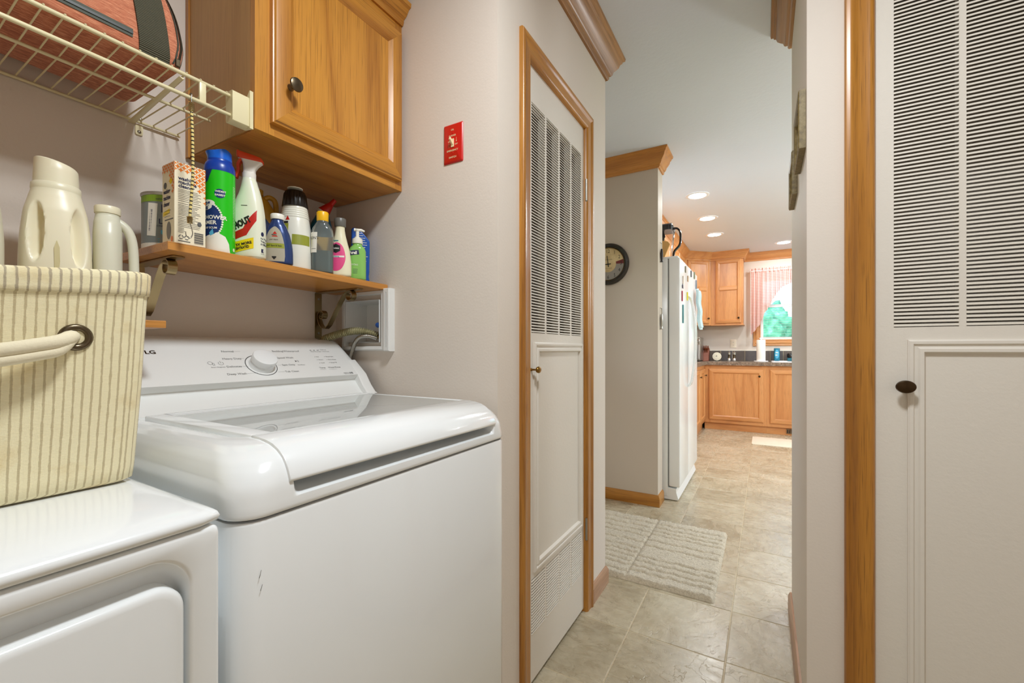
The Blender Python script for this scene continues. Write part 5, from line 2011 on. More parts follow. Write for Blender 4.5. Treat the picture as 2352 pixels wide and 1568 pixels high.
# ------------------------------------------------------------------ wall clock
ck = thing('wall_clock', (-.982, YC, 1.553), 'round dark-rimmed wall clock with a vintage parchment face', 'clock')
cx_, cz_ = -.982, 1.703
fk = lambda u, v, w=0.0: (cx_ + u, YC - w, cz_ + v)
M_rim = plain('clock_rim', (44, 38, 30), 0.3, 0.2, 0.3)
seg = 64
mb = MB()
mb.loops([[fk(r * cos(2 * pi * i / seg), r * sin(2 * pi * i / seg), w) for i in range(seg)] for r, w in ((.150, .0005), (.151, .012), (.147, .026), (.140, .030), (.133, .026), (.128, .022), (.124, .024), (.121, .021), (.117, .012))], False, False)
mb.build('rim', M_rim, ck, smooth=60)
mb = MB()
mb.loops([[fk(r * cos(2 * pi * i / seg), r * sin(2 * pi * i / seg), w) for i in range(seg)] for r, w in ((.1195, .020), (.1180, .0222), (.1160, .020))], False, False)
mb.build('rim_line', M_brass, ck, smooth=60)
t = NT('parchment')
v = t.coords((1, 1, 1))
t.set(color=t.ramp(t.noise(v, 14, 4), [(0.35, lin((192, 164, 116))), (0.65, lin((222, 202, 156)))]), rough=0.6)
mb = MB()
mb.add([fk(.118 * cos(2 * pi * i / seg), .118 * sin(2 * pi * i / seg), .012) for i in range(seg)], [tuple(range(seg))])
mb.build('dial_face', t.m, ck, smooth=0)
mb = MB()
n = 30
mb.add([fk(r * cos(radians(-145 + 145 * i / n)), r * sin(radians(-145 + 145 * i / n)), .0123) for i in range(n + 1) for r in (.058, .114)], [(2 * i, 2 * i + 1, 2 * i + 3, 2 * i + 2) for i in range(n)])
mb.build('grey_arc', plain('clock_grey', (150, 144, 136), 0.6), ck, smooth=0)
mb = MB()
mb.add([fk(r * cos(radians(-2 + 16 * i / 8)), r * sin(radians(-2 + 16 * i / 8)), .0126) for i in range(9) for r in (.058, .113)], [(2 * i, 2 * i + 1, 2 * i + 3, 2 * i + 2) for i in range(8)])
mb.build('maroon_patch', plain('clock_maroon', (112, 40, 40), 0.6), ck, smooth=0)
mb = MB()
for k in range(1, 13):
    a = radians(90 - 30 * k)
    put_text(mb, str(k), .036, fk, .094 * cos(a), .094 * sin(a) - .012, 'CENTER', squeeze=.8, w=.0130)
for r_, a0, ln, wd in ((0, 97, .062, .0028), (0, 182, .046, .0034)):
    a = radians(a0)
    d_, e_ = (cos(a), sin(a)), (-sin(a), cos(a))
    q = [(-.020, -wd), (ln, -wd * .7), (ln, wd * .7), (-.020, wd)]
    A = [fk(p * d_[0] + s * e_[0], p * d_[1] + s * e_[1], .0145 + r_) for p, s in q]
    B = [fk(p * d_[0] + s * e_[0], p * d_[1] + s * e_[1], .0160 + r_) for p, s in q]
    mb.loops([A, B])
put_bar(mb, fk, -.030, .032, .030, .0335, .0130)
put_bar(mb, fk, -.025, -.030, .028, -.0285, .0130)
mb.build('hands', M_inkb, ck, smooth=0)

# ------------------------------------------------------------------ refrigerator
FY0, FY1, FX = 3.262, 4.172, -.520
fg = thing('refrigerator', (-.9, (FY0 + FY1) / 2, 0), 'white side-by-side refrigerator with magnets and a towel on its doors', 'refrigerator')
MB().box(-1.29, FY0, .025, -.603, FY1, 1.738).build('body', M_white2, fg, smooth=30, bevel=.006)
for y0, y1 in ((FY0 + .001, FY0 + .391), (FY0 + .398, FY1 - .001)):
    MB().box(-.597, y0, .098, FX, y1, 1.742).build('fridge_door', M_white2, fg, smooth=40, bevel=.010, seg=3)
MB().box(-.602, FY0 + .01, .10, -.5975, FY1 - .01, 1.735).build('door_gasket', M_seam, fg, smooth=0)
MB().prism([(-.63, .004), (-.536, .004), (-.530, .012), (-.545, .060), (-.545, .085), (-.63, .092)], 'y', FY0 + .004, FY1 - .004).build('base_grille', M_white2, fg, smooth=0, bevel=.003)
for y in (FY0 + .03, FY1 - .03):
    MB().box(-.64, y - .018, 1.739, -.535, y + .018, 1.756).build('hinge_cover', M_white2, fg, smooth=30, bevel=.005)
for y in (FY0 + .365, FY0 + .425):
    mb = MB()
    mb.tube(spline([(FX - .004, y, 1.500), (FX + .024, y, 1.465), (FX + .046, y, 1.32), (FX + .052, y, 1.15), (FX + .046, y, .98), (FX + .024, y, .83), (FX - .004, y, .795)], 7), 1, flat=(.007, .013), up=(0, 1, 0))
    mb.build('handle', M_white2, fg, smooth=50)
MG = 'magnets on the refrigerator doors'
for nm, c, y, z, wy, wz, lab in (('photo_magnet', (126, 120, 96), 3.495, 1.690, .030, .048, 'small square picture magnet at the top of the near refrigerator door'),
                                 ('red_magnet', (168, 34, 58), 3.340, 1.472, .028, .074, 'tall red strip magnet on the near refrigerator door'),
                                 ('yellow_magnet', (222, 206, 30), 3.588, 1.496, .036, .064, 'yellow strip magnet near the refrigerator door handle'),
                                 ('teal_magnet', (20, 122, 128), 3.380, 1.345, .030, .135, 'long teal strip magnet low on the refrigerator door'),
                                 ('tan_magnet', (190, 160, 130), 3.610, 1.635, .040, .045, 'small tan figure-shaped magnet near the door gap'),
                                 ('dark_magnet', (80, 84, 90), 3.785, 1.700, .034, .052, 'dark framed magnet on the far refrigerator door'),
                                 ('green_magnet', (130, 132, 96), 3.975, 1.715, .045, .058, 'olive round-cornered magnet high on the far refrigerator door'),
                                 ('grey_magnet', (120, 126, 140), 4.090, 1.650, .050, .080, 'grey curled note magnet at the far refrigerator edge')):
    mb = MB()
    mb.loops([[(FX + w, a, b_) for a, b_ in rrect(y - wy / 2, z - wz / 2, y + wy / 2, z + wz / 2, min(wy, wz) * .18, 4)] for w in (.0004, .006)])
    tag(mb.build(nm, plain(nm, c, 0.5), smooth=0), lab, 'magnet', MG)
kh = thing('star_key_holder', (FX, 3.358, 1.555), 'little star charm hanging from a brass pin on the refrigerator', 'charm')
mb = MB()
mb.tube([(FX + .004, 3.372, 1.622), (FX + .005, 3.366, 1.585), (FX + .006, 3.356, 1.560)], .0022, 8)
mb.build('pin', M_brass, kh, smooth=40)
mb = MB()
star = [((.020 if i % 2 == 0 else .009) * cos(pi / 2 + pi * i / 5), (.020 if i % 2 == 0 else .009) * sin(pi / 2 + pi * i / 5)) for i in range(10)]
mb.loops([[(FX + w, 3.356 + p, 1.545 + q) for p, q in star] for w in (.003, .007)])
mb.build('star', plain('star_blue', (40, 48, 76), 0.5), kh, smooth=0)
t = NT('dish_towel')
t.set(color=lin((206, 228, 232)), rough=0.9, normal=t.bump(t.noise(t.coords(), 300, 2), 0.3, 0.001))
mb = MB()
L = []
for k in range(15):
    z = 1.585 - .32 * k / 14
    row = []
    for i in range(25):
        yy = 3.925 + .165 * i / 24
        row.append((FX + .032 + .010 * sin(i * .9 + k * .15) + .018 * (k / 14) + .004 * sin(k), yy + .012 * (k / 14) * (i / 24), z + .012 * sin(i * .4)))
    row += [(p[0] - .008, p[1], p[2]) for p in row[::-1]]
    L.append(row)
mb.loops(L)
tag(mb.build('dish_towel', t.m, smooth=60), 'pale blue towel hanging on the far refrigerator door', 'towel')

# things on top of the refrigerator
pt = thing('blender_pitcher', (-.665, 3.42, 1.739), 'clear blender pitcher with a black lid and handle on the refrigerator', 'pitcher')
t = NT('clear_plastic')
tr = t.n('BsdfTransparent', {'Color': (0.93, 0.92, 0.90, 1)})
gl = t.n('BsdfGlossy', {'Color': (1, 1, 1, 1), 'Roughness': 0.05})
mx = t.n('MixShader')
lw = t.n('Fresnel', {'IOR': 1.5})
t.t.links.new(lw.outputs[0], mx.inputs[0])
t.t.links.new(tr.outputs[0], mx.inputs[1])
t.t.links.new(gl.outputs[0], mx.inputs[2])
t.t.links.new(mx.outputs[0], t.t.nodes['Material Output'].inputs[0])
M_clear = t.m
mb = MB()
mb.loops([[(a, b_, 1.745 + z) for a, b_ in rrect(-.665 - w, 3.42 - w, -.665 + w, 3.42 + w, w * .35, 5)] for z, w in ((0, .056), (.02, .058), (.235, .074))], True, False)
mb.build('jar', M_clear, pt, smooth=50)
mb = MB()
mb.loops([[(a, b_, 1.745 + z) for a, b_ in rrect(-.665 - w, 3.42 - w, -.665 + w, 3.42 + w, w * .35, 5)] for z, w in ((.226, .0765), (.262, .0775), (.270, .070))])
mb.box(-.70, 3.40, 2.012, -.60, 3.44, 2.030)
mb.build('lid', M_black, pt, smooth=40)
mb = MB()
mb.tube(spline([(-.588, 3.42, 1.990), (-.562, 3.42, 1.985), (-.543, 3.42, 1.955), (-.541, 3.42, 1.89), (-.552, 3.42, 1.855), (-.580, 3.42, 1.825), (-.588, 3.42, 1.80), (-.588, 3.42, 1.760)], 5), 1, flat=(.0065, .012), up=(0, 1, 0))
mb.build('handle', M_black, pt, smooth=50)
MB().lathe((-.665, 3.42, 1.746), [(.055, 0), (.055, .012), (.010, .016), (.008, .06), (.022, .09), (.009, .12), (.009, .18), (.016, .19), (.004, .235)], 'z', 16).build('blade_shaft', M_black, pt, smooth=40)
t = NT('tan_bamboo')
t.set(color=t.mix(t.noise(t.coords((40, 40, 6)), 6.0, 3), lin((226, 186, 116)), lin((196, 150, 82))), rough=0.6)
mb = MB()
q = [(-.700, 1.740), (-.640, 1.742), (-.594, 1.850), (-.610, 1.872), (-.700, 1.895)]
mb.prism(q, 'y', 3.300, 3.312)
tag(mb.build('wooden_trivet', t.m, smooth=0, bevel=.003), 'tan wooden board leaning on the refrigerator before the blender pitcher', 'board')
for z0, ln, hm, lab in ((1.695, .092, M_black, 'black-handled tool hanging high on the end of the clock wall'), (1.225, .105, M_steel, 'grey-handled tool hanging at mid height on the end of the clock wall')):
    tl = thing('hanging_tool', (XC, 3.150, z0), lab, 'tool')
    MB().lathe((XC + .0115, 3.150, z0), [(.009, 0), (.0100, .004), (.0070, .012), (.0090, .03), (.0100, ln * .7), (.0065, ln), (.003, ln + .002)], 'z', 14).build('handle', hm, tl, smooth=50)
    MB().lathe((XC + .0115, 3.150, z0 + ln), [(.0022, 0), (.0022, .034), (.0035, .036), (.0035, .042), (.001, .043)], 'z', 10).build('shaft', M_steel, tl, smooth=40)
    mb = MB()
    mb.tube([(XC + .0002, 3.150, z0 + ln + .046), (XC + .014, 3.150, z0 + ln + .040)], .0018, 8)
    mb.build('nail', M_steel, tl, smooth=40)

# ------------------------------------------------------------------ kitchen cabinets
KF = 6.450
fb = lambda u, v, w: (u, KF - w, v)


def base_unit(name, x0, x1, doors, label, top=.872):
    r = thing(name, ((x0 + x1) / 2, 6.75, 0), label, 'cabinet', 'oak base cabinets under the kitchen counter')
    MB().box(x0, KF + .02, .095, x1, YK - .002, top).build('carcass', KOAK['z'], r, smooth=0)
    mb = MB()
    hs_ = [(d[0] + .02, .165, d[1] - .02, .800) for d in doors]
    for a, b_, c, d in slab(hs_, x0, x1, .095, .872):
        mb.box(a, KF, b_, c, KF + .0199, d, 1 if d - b_ > .3 else 0)
    mb.build('face_frame', [KOAK['x'], KOAK['z']], r, smooth=0)
    MB().box(x0, KF + .028, 0.0005, x1, KF + .040, .0945).build('toe_board', KOAK['x'], r, smooth=0)
    for a, b_, kx in doors:
        cab_door(r, fb, (a, .140, b_, .822), .058, [KOAK['x'], KOAK['z']], KOAK['z'], (kx, .735), M_bronze, .014)
    return r


base_unit('base_cabinet', -.712, .0195, [(-.655, -.012, -.058)], 'wide single-door oak base cabinet in the kitchen corner')
base_unit('base_cabinet', .0200, .9000, [(.060, .450, .405), (.462, .860, .510)], 'oak sink base cabinet under the kitchen window', .74)
r = thing('base_cabinet', (-1.0, 5.3, 0), 'oak base cabinet run beside the refrigerator, its doors seen edge-on', 'cabinet', 'oak base cabinets under the kitchen counter')
fl_ = lambda u, v, w: (-.712 + w, u, v)
MB().box(XB + .002, 4.19, .095, -.732, YK - .002, .872).build('carcass', KOAK['z'], r, smooth=0)
MB().box(-.732, 4.19, .095, -.7125, 6.449, .872).build('face_frame', KOAK['z'], r, smooth=0)
MB().box(-.752, 4.19, .0005, -.740, 6.449, .0945).build('toe_board', KOAK['y'], r, smooth=0)
for a, b_ in ((4.25, 4.78), (4.82, 5.36), (5.40, 5.88), (5.92, 6.40)):
    cab_door(r, fl_, (a, .140, b_, .822), .058, [KOAK['y'], KOAK['z']], KOAK['z'], (b_ - .05, .735), M_bronze, .014)
rg = thing('floor_register', (.29, KF + .0275, .022), 'small brown vent register in the toe board under the sink', 'vent')
MB().box(.235, KF + .022, .020, .335, KF + .0275, .080).build('plate', plain('register_brown', (120, 92, 60), 0.5), rg, smooth=0, bevel=.002)
for i in range(4):
    MB().box(.246 + i * .022, KF + .0210, .030, .258 + i * .022, KF + .0222, .070).build('slot', M_black, rg, smooth=0)

t = NT('laminate')
v = t.coords((1, 1, 1))
nn = t.noise(v, 38, 6, 0.75)
t.set(color=t.ramp(nn, [(0.3, lin((74, 62, 54))), (0.5, lin((132, 114, 98))), (0.7, lin((184, 166, 146)))]), rough=0.3)
M_lam = t.m
mb = MB()
for a, b_, c, d in slab([(.10, 6.53, .82, 6.97), (-.69, 4.0, 3.0, 6.418)], XB + .002, .95, 4.19, YK - .001):
    mb.box(a, b_, .8725, c, d, .9175)
tag(mb.build('countertop', M_lam, smooth=0), 'mottled brown laminate countertop round the kitchen corner', 'countertop')
sk = thing('kitchen_sink', (.46, 6.75, .9175), 'white drop-in kitchen sink under the window', 'sink')
mb = MB()
ringz = lambda e, z: [(a, b_, z) for a, b_ in rrect(.075 + e, 6.505 + e, .845 - e, 6.990 - e, .03, 5)]
mb.loops([ringz(0, .918), ringz(.002, .928), ringz(.010, .931), ringz(.035, .929), ringz(.045, .915), ringz(.06, .76)], False, True)
mb.build('basin', M_white2, sk, smooth=40)

M_slate = NT('slate_backsplash')
v = M_slate.coords((1, 1, 1))
info = M_slate.n('ObjectInfo').outputs['Random']
cc = M_slate.ramp(info, [(0.0, lin((66, 72, 84))), (0.4, lin((84, 84, 88))), (0.7, lin((96, 82, 70))), (1.0, lin((60, 70, 88)))])
M_slate.set(color=M_slate.mix(M_slate.noise(v, 18, 5, 0.7), cc, lin((112, 104, 98))), rough=0.3, normal=M_slate.bump(M_slate.noise(v, 30, 4), 0.3, 0.002))
M_slate = M_slate.m
bsp = thing('tile_backsplash', (0, YK, .918), 'single row of dark slate tiles behind the kitchen counter', 'backsplash')
MB().box(-.86, YK - .006, .918, .95, YK - .0005, 1.068).build('grout_bed', M_grout, bsp, smooth=0)
MB().box(-.86, YK - .012, 1.064, .95, YK - .0005, 1.074).build('cap_strip', L_white, bsp, smooth=0)
tl0 = None
for i in range(11):
    x0 = -.8665 + .1555 * i
    if tl0 is None:
        tl0 = MB().box(x0 + .003, YK - .0105, .920, x0 + .1525, YK - .0062, 1.0632).build('tile', M_slate, bsp, smooth=0, bevel=.0012, seg=1)
    else:
        clone(tl0, bsp, (.1555 * i, 0, 0))

# upper cabinets
UF = 6.745
r = thing('upper_cabinet', (-.4575, 6.9, 1.425), 'two-panel oak wall cabinet left of the kitchen window', 'cabinet', 'oak upper cabinets in the kitchen corner')
MB().box(-.659, UF + .019, 1.432, -.2555, YK - .001, 2.36).build('carcass', KOAK['z'], r, smooth=0)
MB().box(-.659, UF, 1.425, -.2550, UF + .0189, 2.36).build('face_frame', KOAK['z'], r, smooth=0)
MB().box(-.659, UF - .010, 1.420, -.2450, YK - .001, 1.4318).build('bottom_edge', KOAK['x'], r, smooth=0, bevel=.003)
fu = lambda u, v, w: (u, UF - w, v)
cab_door(r, fu, (-.600, 1.450, -.280, 2.335), .050, [KOAK['x'], KOAK['z']], KOAK['z'], (-.310, 1.520), M_bronze, .014, mid=1.935)
r = thing('upper_cabinet', (-.9, 6.7, 1.425), 'diagonal oak corner wall cabinet above the counter', 'cabinet', 'oak upper cabinets in the kitchen corner')
dx_, dy_ = -.965, 6.440
c45 = sqrt(.5)
fd = lambda u, v, w: (dx_ + (u + w) * c45, dy_ + (u - w) * c45, v)
dl_ = .431
mb = MB()
mb.prism([(-.965, 6.441), (-.6605, 6.7455), (-.6605, YK - .001), (XB + .001, YK - .001), (XB + .001, 6.441)], 'z', 1.425, 2.36)
mb.build('carcass', KOAK['z'], r, smooth=0)
cab_door(r, fd, (.045, 1.450, dl_ - .035, 2.335), .050, [KOAK['x'], KOAK['z']], KOAK['z'], (dl_ - .066, 1.520), M_bronze, .014, mid=1.935)
r = thing('upper_cabinet', (-1.14, 5.3, 1.425), 'oak wall cabinet run behind the blender pitcher', 'cabinet', 'oak upper cabinets in the kitchen corner')
MB().box(XB + .001, 4.20, 1.425, -.9655, 6.439, 2.36).build('carcass', KOAK['z'], r, smooth=0)
fq = lambda u, v, w: (-.965 + w, u, v)
for a, b_ in ((4.25, 4.78), (4.82, 5.36), (5.40, 5.88), (5.92, 6.40)):
    cab_door(r, fq, (a, 1.450, b_, 2.335), .050, [KOAK['y'], KOAK['z']], KOAK['z'], (b_ - .04, 1.520), M_bronze, .014, mid=1.935)
mb = MB()
mitre(mb, [(-.9648, 4.20), (-.9648, 6.440), (-.6599, 6.7448), (-.2549, 6.7448), (-.2549, YK - .001)], CROWN_P)
tag(mb.build('trim_6', KOAK['x'], smooth=30), 'oak crown moulding along the upper kitchen cabinets', 'moulding', kind='structure')
trim('trim_7', [(-.2545, YK), (XE, YK)], CROWN_P, KOAK['x'], 'oak crown moulding above the kitchen window')

# ------------------------------------------------------------------ kitchen window
wn_ = thing('window_1', ((WX0 + WX1) / 2, YK, WZ0), 'white sash window over the sink with oak casing', 'window', kind='structure')
fw_ = lambda u, v, w: (u, YK - w, v)
CP = [(0, 0), (0, .012), (.012, .016), (.020, .010), (.028, .015), (.044, .018), (.060, .015), (.068, .010), (.076, .016), (.088, .012), (.089, -.01)]
MB().sweep(CP, (WX0 - .088, WZ0 - .088, WX1 + .088, WZ1 + .088), fw_).build('casing', KOAK['x'], wn_, smooth=35)
for xx in (WX0 - .046, WX1 + .046):
    mb = MB()
    mb.box(xx - .045, YK - .022, WZ0 - .091, xx + .045, YK - .0005, WZ0 - .001)
    mb.lathe((xx, YK - .022, WZ0 - .046), [(.036, 0), (.034, -.004), (.028, -.001), (.022, -.001), (.016, -.006), (.003, -.008)], 'y', 24)
    mb.build('corner_rosette', KOAK['x'], wn_, smooth=30)
M_vinyl = plain('vinyl_white', (240, 242, 244), 0.35)
mb = MB()
SP = [(0, -.10), (0, -.02), (.004, -.015), (.030, -.015), (.034, -.02), (.034, -.06), (.034, -.10)]
mb.sweep(SP, (WX0, WZ0, WX1, WZ1), fw_)
mb.box(WX0 + .03, YK + .03, 1.672, WX1 - .03, YK + .055, 1.712)
mb.box((WX0 + WX1) / 2 - .009, YK + .04, WZ0 + .03, (WX0 + WX1) / 2 + .009, YK + .052, 1.675)
mb.build('sash', M_vinyl, wn_, smooth=30)
t = NT('window_glass')
tr = t.n('BsdfTransparent', {'Color': (0.97, 0.985, 0.98, 1)})
gl = t.n('BsdfGlossy', {'Color': (1, 1, 1, 1), 'Roughness': 0.0})
mx = t.n('MixShader')
fz = t.n('Fresnel', {'IOR': 1.45})
t.t.links.new(fz.outputs[0], mx.inputs[0])
t.t.links.new(tr.outputs[0], mx.inputs[1])
t.t.links.new(gl.outputs[0], mx.inputs[2])
t.t.links.new(mx.outputs[0], t.t.nodes['Material Output'].inputs[0])
M_glass = t.m
for z0, z1 in ((WZ0 + .033, 1.673), (1.711, WZ1 - .033)):
    MB().box(WX0 + .033, YK + .045, z0, WX1 - .033, YK + .049, z1).build('pane', M_glass, wn_, smooth=0)
bl = thing('window_blind', ((WX0 + WX1) / 2, YK + .015, WZ0), 'open white slatted blind inside the kitchen window', 'blind')
mb = MB()
z = WZ0 + .045
while z < WZ1 - .05:
    mb.box(WX0 + .036, YK + .004, z, WX1 - .036, YK + .026, z + .0012)
    z += .034
tag(mb.build('slat_stack', M_vinyl, bl, smooth=0), kind='stuff')
MB().box(WX0 + .036, YK + .002, WZ1 - .06, WX1 - .036, YK + .028, WZ1 - .036).build('head_rail', M_vinyl, bl, smooth=0)

# curtain
t = NT('gingham')
v = t.coords((1, 1, 1))
sp_ = t.n('SeparateXYZ', {'Vector': v})
gx = t.math('GREATER_THAN', t.math('FRACT', t.math('MULTIPLY', sp_.outputs[0], 46.0)), 0.5)
gz = t.math('GREATER_THAN', t.math('FRACT', t.math('MULTIPLY', sp_.outputs[2], 46.0)), 0.5)
gs = t.math('MULTIPLY', t.math('ADD', gx, gz), 0.5)
gc = t.mix(gs, lin((250, 240, 234)), lin((224, 154, 146)))
df = t.n('BsdfDiffuse', {'Color': gc})
tl_ = t.n('BsdfTranslucent', {'Color': gc})
mx = t.n('MixShader', {0: 0.32})
t.t.links.new(df.outputs[0], mx.inputs[1])
t.t.links.new(tl_.outputs[0], mx.inputs[2])
tp = t.n('BsdfTransparent')
mx2 = t.n('MixShader', {0: 0.06})
t.t.links.new(mx.outputs[0], mx2.inputs[1])
t.t.links.new(tp.outputs[0], mx2.inputs[2])
t.t.links.new(mx2.outputs[0], t.t.nodes['Material Output'].inputs[0])
M_ging = t.m
hem = [(-.178, 1.270), (-.15, 1.302), (-.06, 1.43), (.004, 1.596), (.045, 1.66), (.082, 1.736), (.148, 1.864), (.209, 1.94), (.314, 1.985), (.352, 1.99)]


def hem_z(x):
    for (a, b_), (c, d) in zip(hem, hem[1:]):
        if x <= c:
            return b_ + (d - b_) * max(0, (x - a) / (c - a))
    return hem[-1][1]


ct = thing('curtain', (.35, YK - .07, 1.27), 'sheer red and white gingham swag curtain with a ruffled top at the kitchen window', 'curtain')
for side in (0, 1):
    mb = MB()
    L = []
    NXc, NZ = 110, 26
    for k in range(NZ + 1):
        row = []
        for i in range(NXc + 1):
            s = i / NXc
            xt = -.172 + .522 * s
            zb = hem_z(xt)
            z = 2.175 + (zb - 2.175) * k / NZ
            amp = .006 + .010 * k / NZ
            x = xt + .004 * sin(s * 70) * k / NZ
            y = YK - .075 + amp * sin(s * 62 + .6 * sin(s * 9)) + .004 * sin(s * 131)
            if side:
                x = .70 - x
            row.append((x, y, z))
        L.append(row)
    mb.loops(L, False, False, closed=False)
    mb.build('curtain_panel', M_ging, ct, smooth=180)
mb = MB()
L = []
for z, amp in ((2.168, .010), (2.176, .007), (2.188, .007), (2.196, .009), (2.218, .014)):
    L.append([(-.176 + 1.052 * i / 300, YK - .080 + amp * sin(i * .52) + .004 * sin(i * .23), z + (.004 * sin(i * .8) if z > 2.2 else 0)) for i in range(301)])
mb.loops(L, False, False, closed=False)
mb.build('ruffle', M_ging, ct, smooth=180)
mb = MB()
mb.tube([(-.180, YK - .0005, 2.182), (-.180, YK - .070, 2.182), (-.174, YK - .078, 2.182), (.874, YK - .078, 2.182), (.880, YK - .070, 2.182), (.880, YK - .0005, 2.182)], .006, 10)
mb.build('rod', M_vinyl, ct, smooth=40)

# ------------------------------------------------------------------ small things on the kitchen counter
CT = .918
ov = thing('toaster_oven', (-.835, 6.62, CT), 'steel toaster oven with a dark glass door at the counter corner', 'toaster oven')
MB().box(-.930, 6.45, CT + .012, -.765, 6.80, CT + .335).build('body', M_steel, ov, smooth=0, bevel=.006)
MB().box(-.920, 6.444, CT + .030, -.800, 6.4495, CT + .235).build('glass_door', M_black, ov, smooth=0)
MB().box(-.798, 6.440, CT + .03, -.770, 6.4495, CT + .235).build('door_handle', M_chrome, ov, smooth=0, bevel=.003)
MB().lathe((-.785, 6.4495, CT + .285), [(.020, 0), (.020, -.012), (.016, -.016), (.003, -.017)], 'y', 20).build('knob', M_chrome, ov, smooth=40)
for xx in (-.91, -.785):
    for yy in (6.47, 6.78):
        MB().lathe((xx, yy, CT + .0004), [(.012, 0), (.012, .012)], 'z', 12).build('foot', M_black, ov, smooth=40)
kb = thing('knife_block', (-.725, 6.86, CT), 'reddish wooden knife block with slanted handles beside the toaster oven', 'knife block')
mb = MB()
M_cherry = plain('cherry_wood', (142, 72, 42), 0.4)
mb.prism([(6.80, CT + .0005), (6.92, CT + .0005), (6.95, CT + .17), (6.88, CT + .19)], 'x', -.775, -.695)
mb.build('block', M_cherry, kb, smooth=0, bevel=.003)
for i, (xx, zz) in enumerate(((-.760, .165), (-.735, .168), (-.710, .165), (-.748, .135), (-.722, .135))):
    mb = MB()
    yb = 6.86 if zz > .15 else 6.845
    mb.tube([(xx, yb, CT + zz), (xx + .004, yb - .045, CT + zz + .05)], [.009, .008], 10)
    mb.build('knife_handle', M_cherry, kb, smooth=40)
tc_ = thing('table_clock', (-.584, 6.78, CT), 'small round cream clock standing on the counter', 'clock')
fk = lambda u, v, w=0.0: (-.584 + u, 6.775 - w, CT + .067 + v)
mb = MB()
mb.loops([[fk(r * cos(2 * pi * i / 40), r * sin(2 * pi * i / 40), w) for i in range(40)] for r, w in ((.058, -.018), (.062, -.014), (.064, .004), (.060, .010), (.056, .006), (.055, .003))])
mb.build('case', M_black, tc_, smooth=40)
mb = MB()
mb.loops([[fk(r * cos(2 * pi * i / 40), r * sin(2 * pi * i / 40), w) for i in range(40)] for r, w in ((.0585, .0045), (.0585, .0085), (.054, .0095))])
mb.build('face', plain('face_cream', (246, 240, 218), 0.5), tc_, smooth=30)
mb = MB()
for a0, ln in ((95, .026), (165, .036)):
    a = radians(a0)
    put_poly(mb, [(-.003 * sin(a), .003 * cos(a)), (ln * cos(a), ln * sin(a)), (.003 * sin(a), -.003 * cos(a))], fk, .0105)
for k in range(12):
    a = radians(30 * k)
    put_poly(mb, ell(.046 * cos(a), .046 * sin(a), .0026, .0026, 8), fk, .0105)
mb.build('hands', M_inkb, tc_, smooth=0)
MB().box(-.612, 6.755, CT + .0004, -.556, 6.800, CT + .008).build('foot', M_black, tc_, smooth=0, bevel=.002)
ml = None
for xx, lab in ((-.428, 'steel and glass pepper mill, nearer the round counter clock'), (-.364, 'steel and glass salt mill, nearer the paper towel roll')):
    m_ = thing('spice_mill', (xx, 6.76, CT), lab, 'mill', 'pair of mills on the kitchen counter')
    MB().lathe((xx, 6.76, CT + .0005), [(.021, 0), (.022, .004), (.022, .040), (.019, .044)], 'z', 20).build('base', M_chrome, m_, smooth=40)
    MB().lathe((xx, 6.76, CT + .044), [(.0185, 0), (.0150, .024), (.0185, .048)], 'z', 20).build('glass_body', M_pewter, m_, smooth=40)
    MB().lathe((xx, 6.76, CT + .092), [(.0190, 0), (.0200, .005), (.0200, .028), (.012, .034), (.006, .036), (.008, .042), (.005, .047)], 'z', 20).build('cap', M_chrome, m_, smooth=40)
tw = thing('paper_towel_holder', (-.042, 6.70, CT), 'roll of white paper towels upright on a white holder', 'paper towels')
MB().lathe((-.042, 6.70, CT + .0005), [(.084, 0), (.086, .003), (.086, .010), (.080, .014)], 'z', 40).build('base', M_vinyl, tw, smooth=40)
MB().lathe((-.042, 6.70, CT + .0145), [(.018, 0), (.052, .0), (.0525, .002), (.0525, .276), (.050, .279), (.018, .279)], 'z', 40).build('paper_roll', plain('paper', (246, 246, 238), 0.9), tw, smooth=40)
MB().lathe((-.042, 6.70, CT + .014), [(.008, 0), (.008, .290), (.020, .292), (.022, .300), (.018, .308), (.004, .310)], 'z', 24).build('post', M_vinyl, tw, smooth=40)
sp = thing('dish_soap', (.145, 6.76, .9315), 'blue dish soap bottle with an oval label beside the sink', 'bottle')
b = Bottle(.145, 6.955, .9295, -pi / 2, _cr([(0, .030, .018, 2.6, 0), (.004, .034, .022, 2.6, 0), (.09, .036, .024, 2.5, 0), (.140, .036, .024, 2.5, 0), (.168, .036, .022, 2.6, 0), (.172, .030, .018, 2.6, 0)], 5), 32)
t = NT('soap_blue')
t.set(color=lin((20, 120, 150)), rough=0.15, coat=0.4)
b.body('bottle_body', t.m, sp, smooth=60)
mb = MB()
put_poly(mb, ell(0, .090, .024, .062, 30), b.fn, .0005)
mb.build('label_plate', L_sky, sp, smooth=60)
mb = MB()
put_bar(mb, b.fn, -.014, .105, .014, .118, .0009, 3)
put_bar(mb, b.fn, -.018, .070, .006, .084, .0009, 3)
mb.build('label_print', L_white, sp, smooth=60)
sc_ = thing('sponge_caddy', (.300, 6.955, .9295), 'dark round-topped caddy at the back of the sink', 'caddy')
MB().lathe((.300, 6.955, .9297), [(.034, 0), (.036, .004), (.036, .038), (.030, .040)], 'z', 24).build('base', plain('caddy_teal', (40, 110, 126), 0.4), sc_, smooth=40)
MB().lathe((.300, 6.955, .970), [(.024, 0), (.038, .006), (.039, .046), (.032, .060), (.010, .064)], 'z', 24).build('top', M_black, sc_, smooth=40)
ou = thing('wall_outlet', (-.393, YK, 1.108), 'cream double outlet plate above the slate tiles', 'outlet')
fo = lambda u, v, w: (-.393 + u, YK - w, 1.167 + v)
mb = MB()
